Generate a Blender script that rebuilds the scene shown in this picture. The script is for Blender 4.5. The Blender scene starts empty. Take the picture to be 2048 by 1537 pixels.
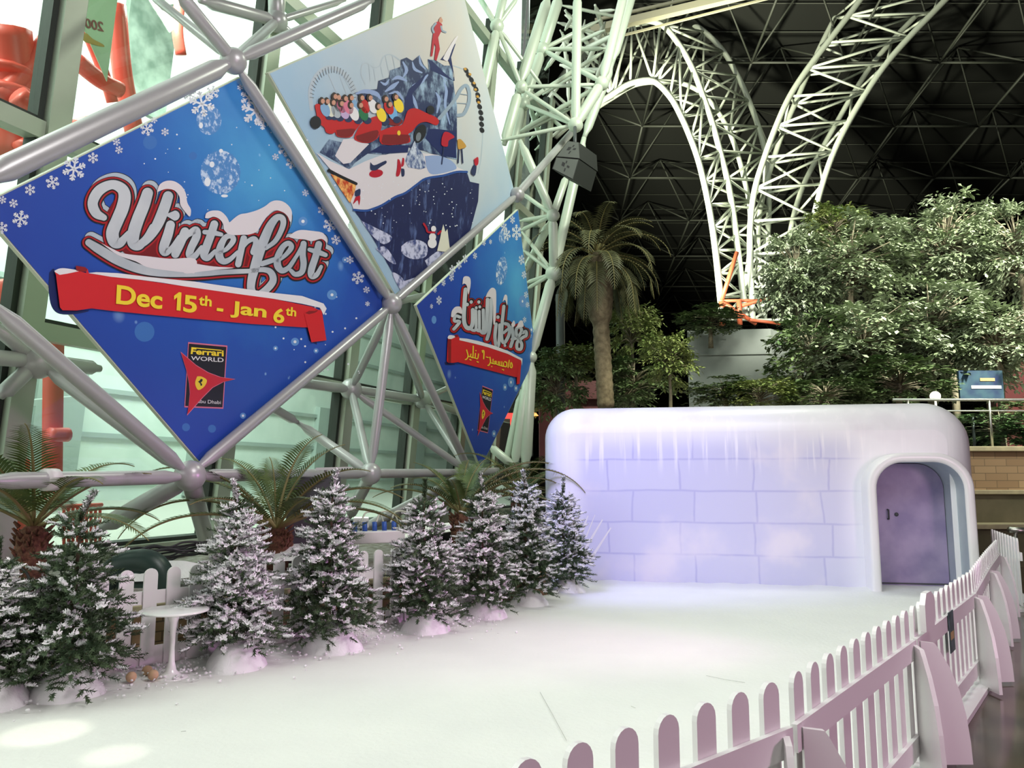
import bpy, math, random
from mathutils import Vector, Matrix
from mathutils.geometry import tessellate_polygon

# ------------------------------------------------------------------ camera
PI = math.pi
FPX = 1540.0
PITCH = math.radians(6.92)
CAMZ = 1.6
S = bpy.context.scene
COL = S.collection
cam_d = bpy.data.cameras.new('camera')
cam_d.sensor_width = 36.0
cam_d.lens = FPX / 2048 * 36.0
cam_d.clip_end = 600
cam_o = bpy.data.objects.new('camera', cam_d)
cam_o.location = (0, 0, CAMZ)
cam_o.rotation_euler = (PI / 2 + PITCH, 0, 0)
COL.objects.link(cam_o)
S.camera = cam_o

# ------------------------------------------------------------------ world, lights, exposure
S.view_settings.view_transform = 'Standard'
S.view_settings.look = 'None'
S.view_settings.gamma = 1
S.view_settings.exposure = 0.12
W = bpy.data.worlds.new('daylight')
S.world = W
W.use_nodes = True
W.node_tree.nodes['Background'].inputs[0].default_value = (0.95, 1.0, 0.93, 1)
W.node_tree.nodes['Background'].inputs[1].default_value = 2.0


def lamp(name, kind, loc, target, energy, color, size=1.0, spot=60, blend=.5, size_y=None):
    l = bpy.data.lights.new(name, kind)
    l.energy = energy
    l.color = color
    if kind == 'AREA':
        l.size = size
        if size_y:
            l.shape = 'RECTANGLE'
            l.size_y = size_y
    else:
        l.shadow_soft_size = size
    if kind == 'SPOT':
        l.spot_size = math.radians(spot)
        l.spot_blend = blend
    o = bpy.data.objects.new(name, l)
    o.location = loc
    o.rotation_euler = (Vector(target) - Vector(loc)).to_track_quat('-Z', 'Y').to_euler()
    COL.objects.link(o)
    return o


def gnd_(x, y):
    u, v = (x - 1024) / FPX, (768.5 - y) / FPX
    c, s = math.cos(PITCH), math.sin(PITCH)
    t = -CAMZ / (s + v * c)
    return (u * t, (c - v * s) * t, 0)


lamp('hall floodlight', 'AREA', (2.4, 4.6, 7.6), (1.0, 7.4, 0), 135, (1.0, 1.0, .92), 5)
lamp('pink wash', 'AREA', (7.0, -1.0, 2.4), (1.0, 7.0, .6), 200, (1.0, .60, .84), 2.0)
lamp('violet wash', 'SPOT', (-.6, 8.6, 4.6), (1.9, 12.0, .9), 680, (.40, .36, 1.0), .4, 62, .8)
lamp('terrace floodlight', 'SPOT', (14, 9.5, 14), (11.5, 20, 5.5), 36000, (1.0, 1.0, .84), 1.2, 62, .7)
lamp('shrub floodlight', 'SPOT', (5, 12.5, 9.5), (4.6, 17.5, 3.4), 2600, (1.0, 1.0, .7), .6, 44, .7)
lamp('column floodlight', 'AREA', (5.5, 13, 13), (1.5, 18, 10), 750, (.92, 1.0, .82), 2)
lamp('roof leg floodlight', 'SPOT', (1.5, 24, 8), (10, 31, 15), 32000, (1.0, 1.0, .74), .6, 75, .6)
lamp('banner floodlight', 'AREA', (3.0, 3.5, 7.5), (-2.5, 10.5, 4.0), 260, (1.0, .98, .98), 2.5)
lamp('carpet spot', 'SPOT', (-2.4, 4.0, 4.5), gnd_(90, 1470), 260, (1.0, .97, .80), .05, 7, .4)
lamp('carpet spot', 'SPOT', (-2.0, 3.8, 4.5), gnd_(230, 1515), 200, (1.0, .97, .80), .05, 5, .5)
lamp('magenta wash', 'SPOT', (6.4, 6.6, 2.0), (-1.7, 7.9, .3), 800, (1.0, .40, .95), .25, 34, .9)
lamp('carpet spot', 'SPOT', (-3.0, 4.6, 4.5), gnd_(25, 1398), 320, (1.0, .95, .88), .03, 4, .3)
lamp('facade fill', 'AREA', (-7.5, 12.5, 11), (-16, 20, 2), 900, (.92, 1.0, .95), 3)  # this and the next two: fill lamps added to brighten the outside walls
lamp('facade fill', 'AREA', (-9.5, 6.5, 12), (-14, 9.5, 5), 1100, (1.0, 1.0, .93), 3)
lamp('facade fill', 'AREA', (-5.0, 19.5, 10), (-13, 27, 2), 800, (.92, 1.0, .95), 3)


# ------------------------------------------------------------------ picture -> place
CT, ST = math.cos(PITCH), math.sin(PITCH)
CAM = Vector((0, 0, CAMZ))


def ray(x, y):
    u = (x - 1024) / FPX
    v = (768.5 - y) / FPX
    return Vector((u, CT - v * ST, ST + v * CT))


def at(x, y, Y):                      # the point at depth Y
    r = ray(x, y)
    return CAM + r * (Y / r.y)


def gnd(x, y, z=0.0):                 # the point at height z
    r = ray(x, y)
    return CAM + r * ((z - CAMZ) / r.z)


# the leaning front layer of the glass hall's space frame
WD = Vector((.369, .929, 0)).normalized()
WH = Vector((WD.y, -WD.x, 0))
AL = math.radians(5)
WN = WH * math.cos(AL) - Vector((0, 0, 1)) * math.sin(AL)
WUP = WH * math.sin(AL) + Vector((0, 0, 1)) * math.cos(AL)
C0 = at(380, 950, 8.5)


def pw(x, y, off=0.0):
    r = ray(x, y)
    t = (off - WN.dot(CAM - C0)) / WN.dot(r)
    return CAM + r * t


def wp(s, z, off=0.0):                # along, height, offset from the front layer -> place
    return C0 + WD * s + WUP * (z - 1.6) / math.cos(AL) + WN * off


# ------------------------------------------------------------------ materials
def mat(name, col, rough=.5, metal=0.0, var=None, vs=8.0, bump=0.0, bs=40.0, spec=None, coat=0.0):
    m = bpy.data.materials.new(name)
    m.use_nodes = True
    nt = m.node_tree
    b = nt.nodes['Principled BSDF']
    b.inputs['Base Color'].default_value = (*col, 1)
    b.inputs['Roughness'].default_value = rough
    b.inputs['Metallic'].default_value = metal
    if spec is not None:
        b.inputs['Specular IOR Level'].default_value = spec
    if coat:
        b.inputs['Coat Weight'].default_value = coat
        b.inputs['Coat Roughness'].default_value = .12
    tc = nt.nodes.new('ShaderNodeTexCoord')
    if var is not None:
        n = nt.nodes.new('ShaderNodeTexNoise')
        n.inputs['Scale'].default_value = vs
        n.inputs['Detail'].default_value = 6
        r = nt.nodes.new('ShaderNodeValToRGB')
        r.color_ramp.elements[0].position = .35
        r.color_ramp.elements[1].position = .65
        r.color_ramp.elements[0].color = (*col, 1)
        r.color_ramp.elements[1].color = (*var, 1)
        nt.links.new(tc.outputs['Object'], n.inputs['Vector'])
        nt.links.new(n.outputs['Fac'], r.inputs['Fac'])
        nt.links.new(r.outputs['Color'], b.inputs['Base Color'])
    if bump:
        n2 = nt.nodes.new('ShaderNodeTexNoise')
        n2.inputs['Scale'].default_value = bs
        n2.inputs['Detail'].default_value = 4
        bp = nt.nodes.new('ShaderNodeBump')
        bp.inputs['Strength'].default_value = bump
        bp.inputs['Distance'].default_value = .02
        nt.links.new(tc.outputs['Object'], n2.inputs['Vector'])
        nt.links.new(n2.outputs['Fac'], bp.inputs['Height'])
        nt.links.new(bp.outputs['Normal'], b.inputs['Normal'])
    return m


def emis(name, col, strength):
    m = bpy.data.materials.new(name)
    m.use_nodes = True
    b = m.node_tree.nodes['Principled BSDF']
    b.inputs['Base Color'].default_value = (*col, 1)
    b.inputs['Emission Color'].default_value = (*col, 1)
    b.inputs['Emission Strength'].default_value = strength
    return m


def srgb(r, g, b):
    f = lambda c: (c / 255 / 12.92) if c <= 10 else ((c / 255 + .055) / 1.055) ** 2.4
    return (f(r), f(g), f(b))


# ------------------------------------------------------------------ mesh builder
class MB:
    def __init__(s):
        s.v = []
        s.f = []
        s.sm = []
        s.mi = []
        s.uv = None

    def add(s, vs, fs, smooth=False, mi=0):
        o = len(s.v)
        s.v += [Vector(p) for p in vs]
        for f in fs:
            s.f.append(tuple(i + o for i in f))
            s.sm.append(smooth)
            s.mi.append(mi)

    def poly(s, pts, radii, n=10, cap=True, mi=0):       # swept round tube
        pts = [Vector(p) for p in pts]
        if not hasattr(radii, '__len__'):
            radii = [radii] * len(pts)
        vs, fs = [], []
        up = None
        for i, p in enumerate(pts):
            t = (pts[min(i + 1, len(pts) - 1)] - pts[max(i - 1, 0)])
            if t.length < 1e-9:
                t = Vector((0, 0, 1))
            t.normalize()
            if up is None:
                up = t.orthogonal().normalized()
            else:
                up = (up - t * up.dot(t))
                up = up.normalized() if up.length > 1e-6 else t.orthogonal().normalized()
            w = t.cross(up)
            for k in range(n):
                a = 2 * PI * k / n
                vs.append(p + (up * math.cos(a) + w * math.sin(a)) * radii[i])
        for i in range(len(pts) - 1):
            for k in range(n):
                a, b = i * n + k, i * n + (k + 1) % n
                fs.append((a, b, b + n, a + n))
        if cap:
            fs.append(tuple(range(n - 1, -1, -1)))
            fs.append(tuple(range(len(vs) - n, len(vs))))
        s.add(vs, fs, True, mi)

    def tube(s, p, q, r, n=10, mi=0):
        s.poly([p, q], r, n, True, mi)

    def strut(s, p, q, r, n=12, trim=.0):                # tube with the coned ends of a node frame
        p, q = Vector(p), Vector(q)
        d = q - p
        L = d.length
        d.normalize()
        c = min(.35, L * .15)
        s.poly([p, p + d * c * .45, p + d * c, q - d * c, q - d * c * .45, q], [r * .5, r * .55, r, r, r * .55, r * .5], n)

    def ball(s, c, r, nu=12, nv=8, sc=(1, 1, 1), mi=0, jit=0, rnd=None):
        c = Vector(c)
        vs = [c + Vector((0, 0, r * sc[2]))]
        for j in range(1, nv):
            th = PI * j / nv
            for i in range(nu):
                ph = 2 * PI * i / nu
                k = 1 + (rnd.uniform(-jit, jit) if rnd else 0)
                vs.append(c + Vector((math.sin(th) * math.cos(ph) * sc[0] * k, math.sin(th) * math.sin(ph) * sc[1] * k, math.cos(th) * sc[2] * k)) * r)
        vs.append(c - Vector((0, 0, r * sc[2])))
        fs = [(0, 1 + i, 1 + (i + 1) % nu) for i in range(nu)]
        for j in range(nv - 2):
            for i in range(nu):
                a, b = 1 + j * nu + i, 1 + j * nu + (i + 1) % nu
                fs.append((a, a + nu, b + nu, b))
        e = len(vs) - 1
        o = 1 + (nv - 2) * nu
        fs += [(e, o + (i + 1) % nu, o + i) for i in range(nu)]
        s.add(vs, fs, True, mi)

    def box(s, lo, hi, M=None, mi=0, bev=0.0):
        x0, y0, z0 = lo
        x1, y1, z1 = hi
        if bev:
            b = min(bev, (x1 - x0) * .45, (y1 - y0) * .45, (z1 - z0) * .45)
            import bmesh
            bm = bmesh.new()
            bmesh.ops.create_cube(bm, size=1)
            for v in bm.verts:
                v.co = Vector(((x0 + x1) / 2 + v.co.x * (x1 - x0), (y0 + y1) / 2 + v.co.y * (y1 - y0), (z0 + z1) / 2 + v.co.z * (z1 - z0)))
            bmesh.ops.bevel(bm, geom=bm.edges[:], offset=b, segments=2, affect='EDGES', profile=.5)
            vs = [v.co.copy() for v in bm.verts]
            for i, v in enumerate(bm.verts):
                v.index = i
            fs = [tuple(v.index for v in f.verts) for f in bm.faces]
            bm.free()
        else:
            vs = [Vector(p) for p in ((x0, y0, z0), (x1, y0, z0), (x1, y1, z0), (x0, y1, z0), (x0, y0, z1), (x1, y0, z1), (x1, y1, z1), (x0, y1, z1))]
            fs = [(0, 3, 2, 1), (4, 5, 6, 7), (0, 1, 5, 4), (1, 2, 6, 5), (2, 3, 7, 6), (3, 0, 4, 7)]
        if M is not None:
            vs = [M @ v for v in vs]
        s.add(vs, fs, False, mi)

    def bar(s, p, q, w, h, up=(0, 0, 1), mi=0):          # rectangular bar from p to q
        p, q = Vector(p), Vector(q)
        t = (q - p).normalized()
        u = Vector(up)
        a = t.cross(u).normalized()
        u = a.cross(t).normalized()
        vs = []
        for c in (p, q):
            for sx, sy in ((-1, -1), (1, -1), (1, 1), (-1, 1)):
                vs.append(c + a * sx * w / 2 + u * sy * h / 2)
        s.add(vs, [(0, 1, 2, 3), (7, 6, 5, 4), (0, 4, 5, 1), (1, 5, 6, 2), (2, 6, 7, 3), (3, 7, 4, 0)], False, mi)

    def lathe(s, prof, n=32, c=(0, 0, 0), mi=0):
        c = Vector(c)
        vs, fs = [], []
        for r, z in prof:
            for k in range(n):
                a = 2 * PI * k / n
                vs.append(c + Vector((r * math.cos(a), r * math.sin(a), z)))
        for i in range(len(prof) - 1):
            for k in range(n):
                a, b = i * n + k, i * n + (k + 1) % n
                fs.append((a, b, b + n, a + n))
        s.add(vs, fs, True, mi)

    def prism(s, pts, dvec, mi=0):                       # flat polygon given thickness
        pts = [Vector(p) for p in pts]
        d = Vector(dvec)
        n = len(pts)
        tris = tessellate_polygon([pts])
        vs = pts + [p + d for p in pts]
        fs = [tuple(t) for t in tris] + [tuple(i + n for i in reversed(t)) for t in tris]
        fs += [(i, (i + 1) % n, (i + 1) % n + n, i + n) for i in range(n)]
        s.add(vs, fs, False, mi)

    def build(s, name, m, parent=None, local=False):
        me = bpy.data.meshes.new(name)
        off = Vector((0, 0, 0))
        if parent is not None and not local:
            p = parent
            while p is not None:
                off += p.location
                p = p.parent
        me.from_pydata([v - off for v in s.v], [], s.f)
        me.polygons.foreach_set('use_smooth', s.sm)
        ms = m if isinstance(m, (list, tuple)) else [m]
        for x in ms:
            me.materials.append(x)
        if len(ms) > 1:
            me.polygons.foreach_set('material_index', s.mi)
        if s.uv is not None:
            ul = me.uv_layers.new(name='UVMap')
            for lp in me.loops:
                ul.data[lp.index].uv = s.uv(Vector(s.v[lp.vertex_index]))
        me.update()
        o = bpy.data.objects.new(name, me)
        COL.objects.link(o)
        if parent is not None:
            o.parent = parent
        return o


def tag(o, label=None, cat=None, group=None, kind=None):
    if label:
        o['label'] = label
    if cat:
        o['category'] = cat
    if group:
        o['group'] = group
    if kind:
        o['kind'] = kind
    return o


def thing(name, loc, label, cat, group=None, rz=0.0, kind=None):
    o = bpy.data.objects.new(name, None)
    o.empty_display_size = .2
    o.location = loc
    o.rotation_euler = (0, 0, rz)
    COL.objects.link(o)
    return tag(o, label, cat, group, kind)


def copy_tree(o, parent=None):
    c = o.copy()
    COL.objects.link(c)
    if parent is not None:
        c.parent = parent
    for ch in list(KIDS.get(o.name, [])):
        copy_tree(ch, c)
    return c


KIDS = {}


def index_kids():
    KIDS.clear()
    for o in bpy.data.objects:
        if o.parent is not None:
            KIDS.setdefault(o.parent.name, []).append(o)


def spline(pts, n=8):
    """Catmull-Rom through points of any length tuple"""
    P = [tuple(p) for p in pts]
    P = [tuple(2 * a - b for a, b in zip(P[0], P[1]))] + P + [tuple(2 * a - b for a, b in zip(P[-1], P[-2]))]
    out = []
    for i in range(1, len(P) - 2):
        for k in range(n):
            t = k / n
            out.append(tuple(.5 * (2 * b + (c - a) * t + (2 * a - 5 * b + 4 * c - d) * t * t + (3 * b - a - 3 * c + d) * t ** 3)
                             for a, b, c, d in zip(P[i - 1], P[i], P[i + 1], P[i + 2])))
    out.append(P[-2])
    return out


# ------------------------------------------------------------------ shared materials
M = {}
M['tube'] = mat('painted steel tube', (.46, .45, .46), .35, .25)
M['tube_green'] = mat('pale painted steel', (.62, .68, .58), .38, .15)
M['tube_arch'] = mat('arch steel', (.55, .60, .52), .4, .1)
M['tube_rust'] = mat('red primer steel', (.42, .09, .04), .5)
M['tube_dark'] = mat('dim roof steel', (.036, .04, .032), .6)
M['mullion'] = mat('mullion paint', (.40, .44, .36), .4, .2)
M['gasket'] = mat('black gasket', (.02, .025, .02), .6)
M['white_paint'] = mat('white board paint', (.80, .78, .78), .35)
M['snow'] = mat('artificial snow', (.86, .86, .86), .85, bump=.5, bs=30)
M['black'] = mat('black rubber', (.015, .015, .017), .5)
M['dark'] = mat('dark grey paint', (.06, .065, .07), .5)
M['needle'] = mat('fir needles', (.030, .062, .026), .6, var=(.075, .12, .05), vs=9)
M['bark'] = mat('bark', (.10, .065, .04), .9, var=(.17, .12, .08), vs=20, bump=.6)
M['flock'] = mat('flocking', (.93, .91, .94), .9, bump=.4, bs=60)

# ------------------------------------------------------------------ setting
M['marble'] = mat('dark brown marble', (.036, .026, .018), .14, var=(.10, .075, .05), vs=2.2, spec=.35)
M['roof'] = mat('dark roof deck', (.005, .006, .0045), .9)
M['snowfloor'] = mat('white snow carpet', (.83, .84, .80), .9, var=(.78, .79, .76), vs=.9, bump=.25, bs=25)

fl = MB()
fl.box((-40, -26, -.25), (62, 92, -.02))
tag(fl.build('floor', M['marble']), kind='structure')

# white carpet of the play area, a subdivided sheet that swells a little along the left fence
FR = [(-.50, 1.69), (1.02, 2.99), (2.265, 4.52), (3.64, 6.26), (4.76, 7.90), (5.85, 9.46)]   # right fence line
LF0, LF1 = Vector((-4.60, 4.98)), Vector((-.25, 9.54))                                       # left fence line
IGL, IGR = Vector((.47, 12.18)), Vector((6.69, 11.05))


def right_edge(y):
    P = [(-8.0, -6.0)] + FR + [(6.85, 11.2), (7.2, 11.6), (8, 13)]
    for a, b in zip(P, P[1:]):
        if a[1] <= y <= b[1]:
            return a[0] + (b[0] - a[0]) * (y - a[1]) / (b[1] - a[1])
    return P[-1][0]


random.seed(3)
from mathutils import noise as mnoise
sf = MB()
ny, nx = 90, 80
vs, fs = [], []
for j in range(ny + 1):
    y = -1.0 + 14.2 * j / ny
    xr = right_edge(y) - .12
    xl = LF0.x + (y - LF0.y) * (LF1.x - LF0.x) / (LF1.y - LF0.y) - .25
    xl = max(-7.5, min(xl, .6))
    if y < 1.2:
        xr = max(xr, xl + .3)
    for i in range(nx + 1):
        x = xl + (xr - xl) * i / nx
        e = max(0, 1 - (x - xl) / 1.1)
        z = .012 + .05 * e * e + .012 * mnoise.noise((x * 2.1, y * 2.1, 0)) * (.3 + e)
        g = (IGL + (IGR - IGL) * max(0, min(1, (x - IGL.x) / (IGR.x - IGL.x)))).y - y
        if abs(g) < .4:
            z += .03 * (1 - abs(g) / .4) * (1 + mnoise.noise((x * 3, 5, 0)))
        if i in (0, nx) or j in (0, ny):
            z = -.015
        vs.append((x, y, z))
for j in range(ny):
    for i in range(nx):
        a = j * (nx + 1) + i
        fs.append((a, a + 1, a + nx + 2, a + nx + 1))
sf.add(vs, fs, True)
o = sf.build('floor_snow', M['snowfloor'])
tag(o, 'white artificial snow carpet covering the fenced play area', kind='structure')

# roof, far walls that close the hall
def roofz(y):
    return 26 - .236 * (y - 18)


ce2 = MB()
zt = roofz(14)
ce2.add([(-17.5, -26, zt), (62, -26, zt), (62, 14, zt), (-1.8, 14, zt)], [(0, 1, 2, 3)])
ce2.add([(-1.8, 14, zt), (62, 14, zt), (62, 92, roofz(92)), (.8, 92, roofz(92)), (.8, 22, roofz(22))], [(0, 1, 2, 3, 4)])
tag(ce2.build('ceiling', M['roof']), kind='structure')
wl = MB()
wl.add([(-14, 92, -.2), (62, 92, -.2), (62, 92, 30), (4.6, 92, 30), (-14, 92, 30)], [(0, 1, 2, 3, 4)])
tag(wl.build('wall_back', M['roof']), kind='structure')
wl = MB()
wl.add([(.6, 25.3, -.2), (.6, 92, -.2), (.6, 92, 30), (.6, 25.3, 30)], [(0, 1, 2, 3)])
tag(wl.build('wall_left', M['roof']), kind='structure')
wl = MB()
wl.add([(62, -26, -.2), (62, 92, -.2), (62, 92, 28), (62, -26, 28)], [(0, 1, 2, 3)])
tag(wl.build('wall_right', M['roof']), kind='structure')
M['plain'] = mat('grey plaster', (.22, .22, .21), .8)
wl = MB()
wl.add([(-19, -26, -.2), (62, -26, -.2), (62, -26, 28), (-19, -26, 28)], [(0, 1, 2, 3)])
tag(wl.build('wall_rear', M['plain']), kind='structure')

# roof lattice far overhead: lower layer grid, diagonals to the deck, thin purlins
rl = MB()
X0, Y0, ST_ = 6.5, 24, 4.2
NX, NY = 12, 15
low = {}
for i in range(NX):
    for j in range(NY):
        x, y = X0 + i * ST_, Y0 + j * ST_
        low[i, j] = Vector((x, y, roofz(y) - 2.6))
for (i, j), p in low.items():
    for di, dj in ((1, 0), (0, 1)):
        if (i + di, j + dj) in low:
            rl.tube(p, low[i + di, j + dj], .055, 6)
    for sx in (-.5, .5):
        for sy in (-.5, .5):
            q = Vector((p.x + sx * ST_, p.y + sy * ST_, 0))
            q.z = roofz(q.y) - .15
            rl.tube(p, q, .045, 5)
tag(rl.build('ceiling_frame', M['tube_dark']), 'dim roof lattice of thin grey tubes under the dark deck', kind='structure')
pu = MB()
for k in range(40):
    y = 24 + k * 1.6
    pu.tube((4.8, y, roofz(y) - .12), (60, y, roofz(y) - .12), .028, 5)
for k in range(9):                                       # wires on the far wall
    pu.tube((0, 91.5, 2.5 + k * .9), (60, 91.5, 2.3 + k * .9), .02, 5)
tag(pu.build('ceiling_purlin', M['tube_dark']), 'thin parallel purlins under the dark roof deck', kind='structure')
# cream edge beam where the roof meets the glass funnel
eb = MB()
M['cream'] = mat('cream fascia', (.55, .52, .38), .5)
eb.bar(at(1180, 62, 27), at(1520, -18, 27), .3, .26)
eb.bar(at(1190, 40, 27), at(1500, -30, 27), .08, .1)
eb.bar(at(1190, 85, 27.3), at(1540, -4, 27.3), .06, .08)
tag(eb.build('trim_1', M['cream']), 'cream edge beam under the roof beside the lattice', kind='structure')

# ------------------------------------------------------------------ glass wall behind the frame
def glassmat(name, tint, refl):
    m = bpy.data.materials.new(name)
    m.use_nodes = True
    nt = m.node_tree
    nt.nodes.clear()
    out = nt.nodes.new('ShaderNodeOutputMaterial')
    mx = nt.nodes.new('ShaderNodeMixShader')
    tr = nt.nodes.new('ShaderNodeBsdfTransparent')
    gl = nt.nodes.new('ShaderNodeBsdfGlossy')
    mx.inputs[0].default_value = refl
    tr.inputs['Color'].default_value = (*tint, 1)
    gl.inputs['Roughness'].default_value = .02
    nt.links.new(tr.outputs[0], mx.inputs[1])
    nt.links.new(gl.outputs[0], mx.inputs[2])
    nt.links.new(mx.outputs[0], out.inputs[0])
    return m


M['glass'] = glassmat('pale green glass', (.86, .95, .90), .045)
GO = -1.9
MUL = [-3.8, -.80, 2.45, 5.45, 8.0, 10.4, 12.6, 14.8]
TRZ = [.45, 3.05, 5.25, 9.0, 12.4, 16, 20]
k = 0
for a, b in zip(MUL, MUL[1:]):
    for z0, z1 in zip(TRZ, TRZ[1:]):
        if a > 9 and z0 > 13:
            continue
        k += 1
        w = MB()
        w.prism([wp(a + .1, z0 + .08, GO), wp(b - .1, z0 + .08, GO), wp(b - .1, z1 - .08, GO), wp(a + .1, z1 - .08, GO)], WN * .02)
        tag(w.build('window_%d' % k, M['glass']), kind='structure')
for i, s_ in enumerate(MUL):
    m_ = MB()
    g_ = MB()
    top = 21 if s_ < 9 else 13
    m_.bar(wp(s_, .4, GO + .06), wp(s_, top, GO + .06), .26, .30, up=WN)
    for sx in (-.17, .17):
        g_.bar(wp(s_ + sx, .4, GO + .02), wp(s_ + sx, top, GO + .02), .07, .18, up=WN)
    # a pilaster behind the glass face gives the double line of the mullion
    if s_ > 3:
      m_.bar(wp(s_ + .36, .4, GO - .1), wp(s_ + .36, top, GO - .1), .10, .14, up=WN)
    mo = tag(m_.build('trim_%d' % (10 + i), M['mullion']), 'grey green mullion of the glass wall', kind='structure')
    tag(g_.build('gasket', M['gasket'], mo))
for j, z in enumerate(TRZ[:-1]):
    t_ = MB()
    t_.bar(wp(MUL[0], z, GO + .05), wp(MUL[-1] if z < 13 else 8.2, z, GO + .05), .22, .20, up=WUP)
    to = tag(t_.build('trim_%d' % (30 + j), M['mullion']), 'grey green transom of the glass wall', kind='structure')
    g_ = MB()
    g_.bar(wp(MUL[0], z + .13, GO + .02), wp(MUL[-1] if z < 13 else 8.2, z + .13, GO + .02), .16, .04, up=WUP)
    tag(g_.build('gasket', M['gasket'], to))

# ------------------------------------------------------------------ space frame in front of the glass
frame = thing('space_frame', wp(3, 0, 0), 'tall grey tubular space frame standing in front of the glass wall', 'space frame')
BO = -1.55


def B(x, y):
    return pw(x, y, BO)


front_tubes = [  # the big chords: picture points on the front layer
    ((467, 122), (-60, 372)), ((467, 122), (352, -20)), ((467, 122), (745, 0)), ((467, 122), (783, 608)),
    ((783, 608), (1034, 390)), ((1034, 390), (1152, 255)), ((783, 612), (380, 950)), ((380, 950), (-40, 588)),
    ((783, 612), (741, 948)), ((783, 612), (940, 946)), ((380, 952), (741, 948)), ((741, 948), (940, 946)),
    ((940, 946), (1056, 942)), ((380, 954), (-60, 964)), ((-60, 372), (-40, 588))]
for p, q in front_tubes:
    t = MB()
    a, b = pw(*p), pw(*q)
    t.strut(a, b, .108 if q == (-60, 372) else .074 if (a.y < 13) else .09, 14)
    t.build('strut', M['tube'], frame)
back_tubes = [  # web members from the front layer to the back layer and the ground
    ((380, 955), (200, 1058), 0, 1, .105), ((380, 955), (416, 1092), 0, 1, .105), ((741, 950), (699, 1034), 0, 1, .10),
    ((940, 948), (700, 1072), 0, 1, .10), ((940, 948), (880, 1020), 0, 1, .09), ((741, 948), (596, 846), 0, 1, .075),
    ((596, 846), (500, 790), 1, 1, .075), ((741, 948), (702, 779), 0, 1, .07), ((783, 612), (702, 779), 0, 1, .07),
    ((702, 779), (560, 762), 1, 1, .085), ((702, 779), (846, 800), 1, 1, .085), ((702, 779), (938, 945), 1, 0, .07),
    ((846, 800), (938, 945), 1, 0, .07), ((846, 800), (930, 830), 1, 1, .08), ((846, 800), (783, 612), 1, 0, .07),
    ((846, 800), (930, 760), 1, 1, .06),
    ((75, 722), (0, 794), 1, 1, .085), ((75, 722), (-10, 650), 1, 1, .085), ((75, 722), (380, 950), 1, 0, .085),
    ((75, 722), (-60, 712), 1, 1, .085), ((75, 722), (200, 738), 1, 1, .085), ((467, 122), (553, 42), 0, 1, .055),
    ((467, 122), (290, -20), 0, 1, .055), ((553, 42), (690, 0), 1, 1, .055), ((553, 42), (552, -30), 1, 1, .12),
    ((553, 42), (400, 0), 1, 1, .09), ((553, 42), (650, 130), 1, 1, .06), ((553, 42), (467, 122), 1, 0, .07),
    ((783, 608), (700, 450), 0, 1, .09), ((783, 608), (850, 590), 0, 1, .06)]
for p, q, i, j, r in back_tubes:
    t = MB()
    t.strut(B(*p) if i else pw(*p), B(*q) if j else pw(*q), r, 12)
    t.build('strut', M['tube'], frame)
for (x, y), i, r in (((467, 122), 0, .15), ((783, 608), 0, .17), ((380, 952), 0, .17), ((741, 948), 0, .17), ((940, 946), 0, .18), ((1034, 390), 0, .17),
                     ((75, 722), 1, .2), ((702, 779), 1, .2), ((846, 800), 1, .2), ((553, 42), 1, .17)):
    t = MB()
    t.ball(B(x, y) if i else pw(x, y), r, 14, 10)
    t.build('node', M['tube'], frame)
t = MB()
a, b = pw(88, 960), pw(112, 960)
t.poly([a, b], .101, 14)
tag(t.build('tape_label', M['white_paint'], frame), 'white paper tag wrapped round the lower rail')

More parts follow.
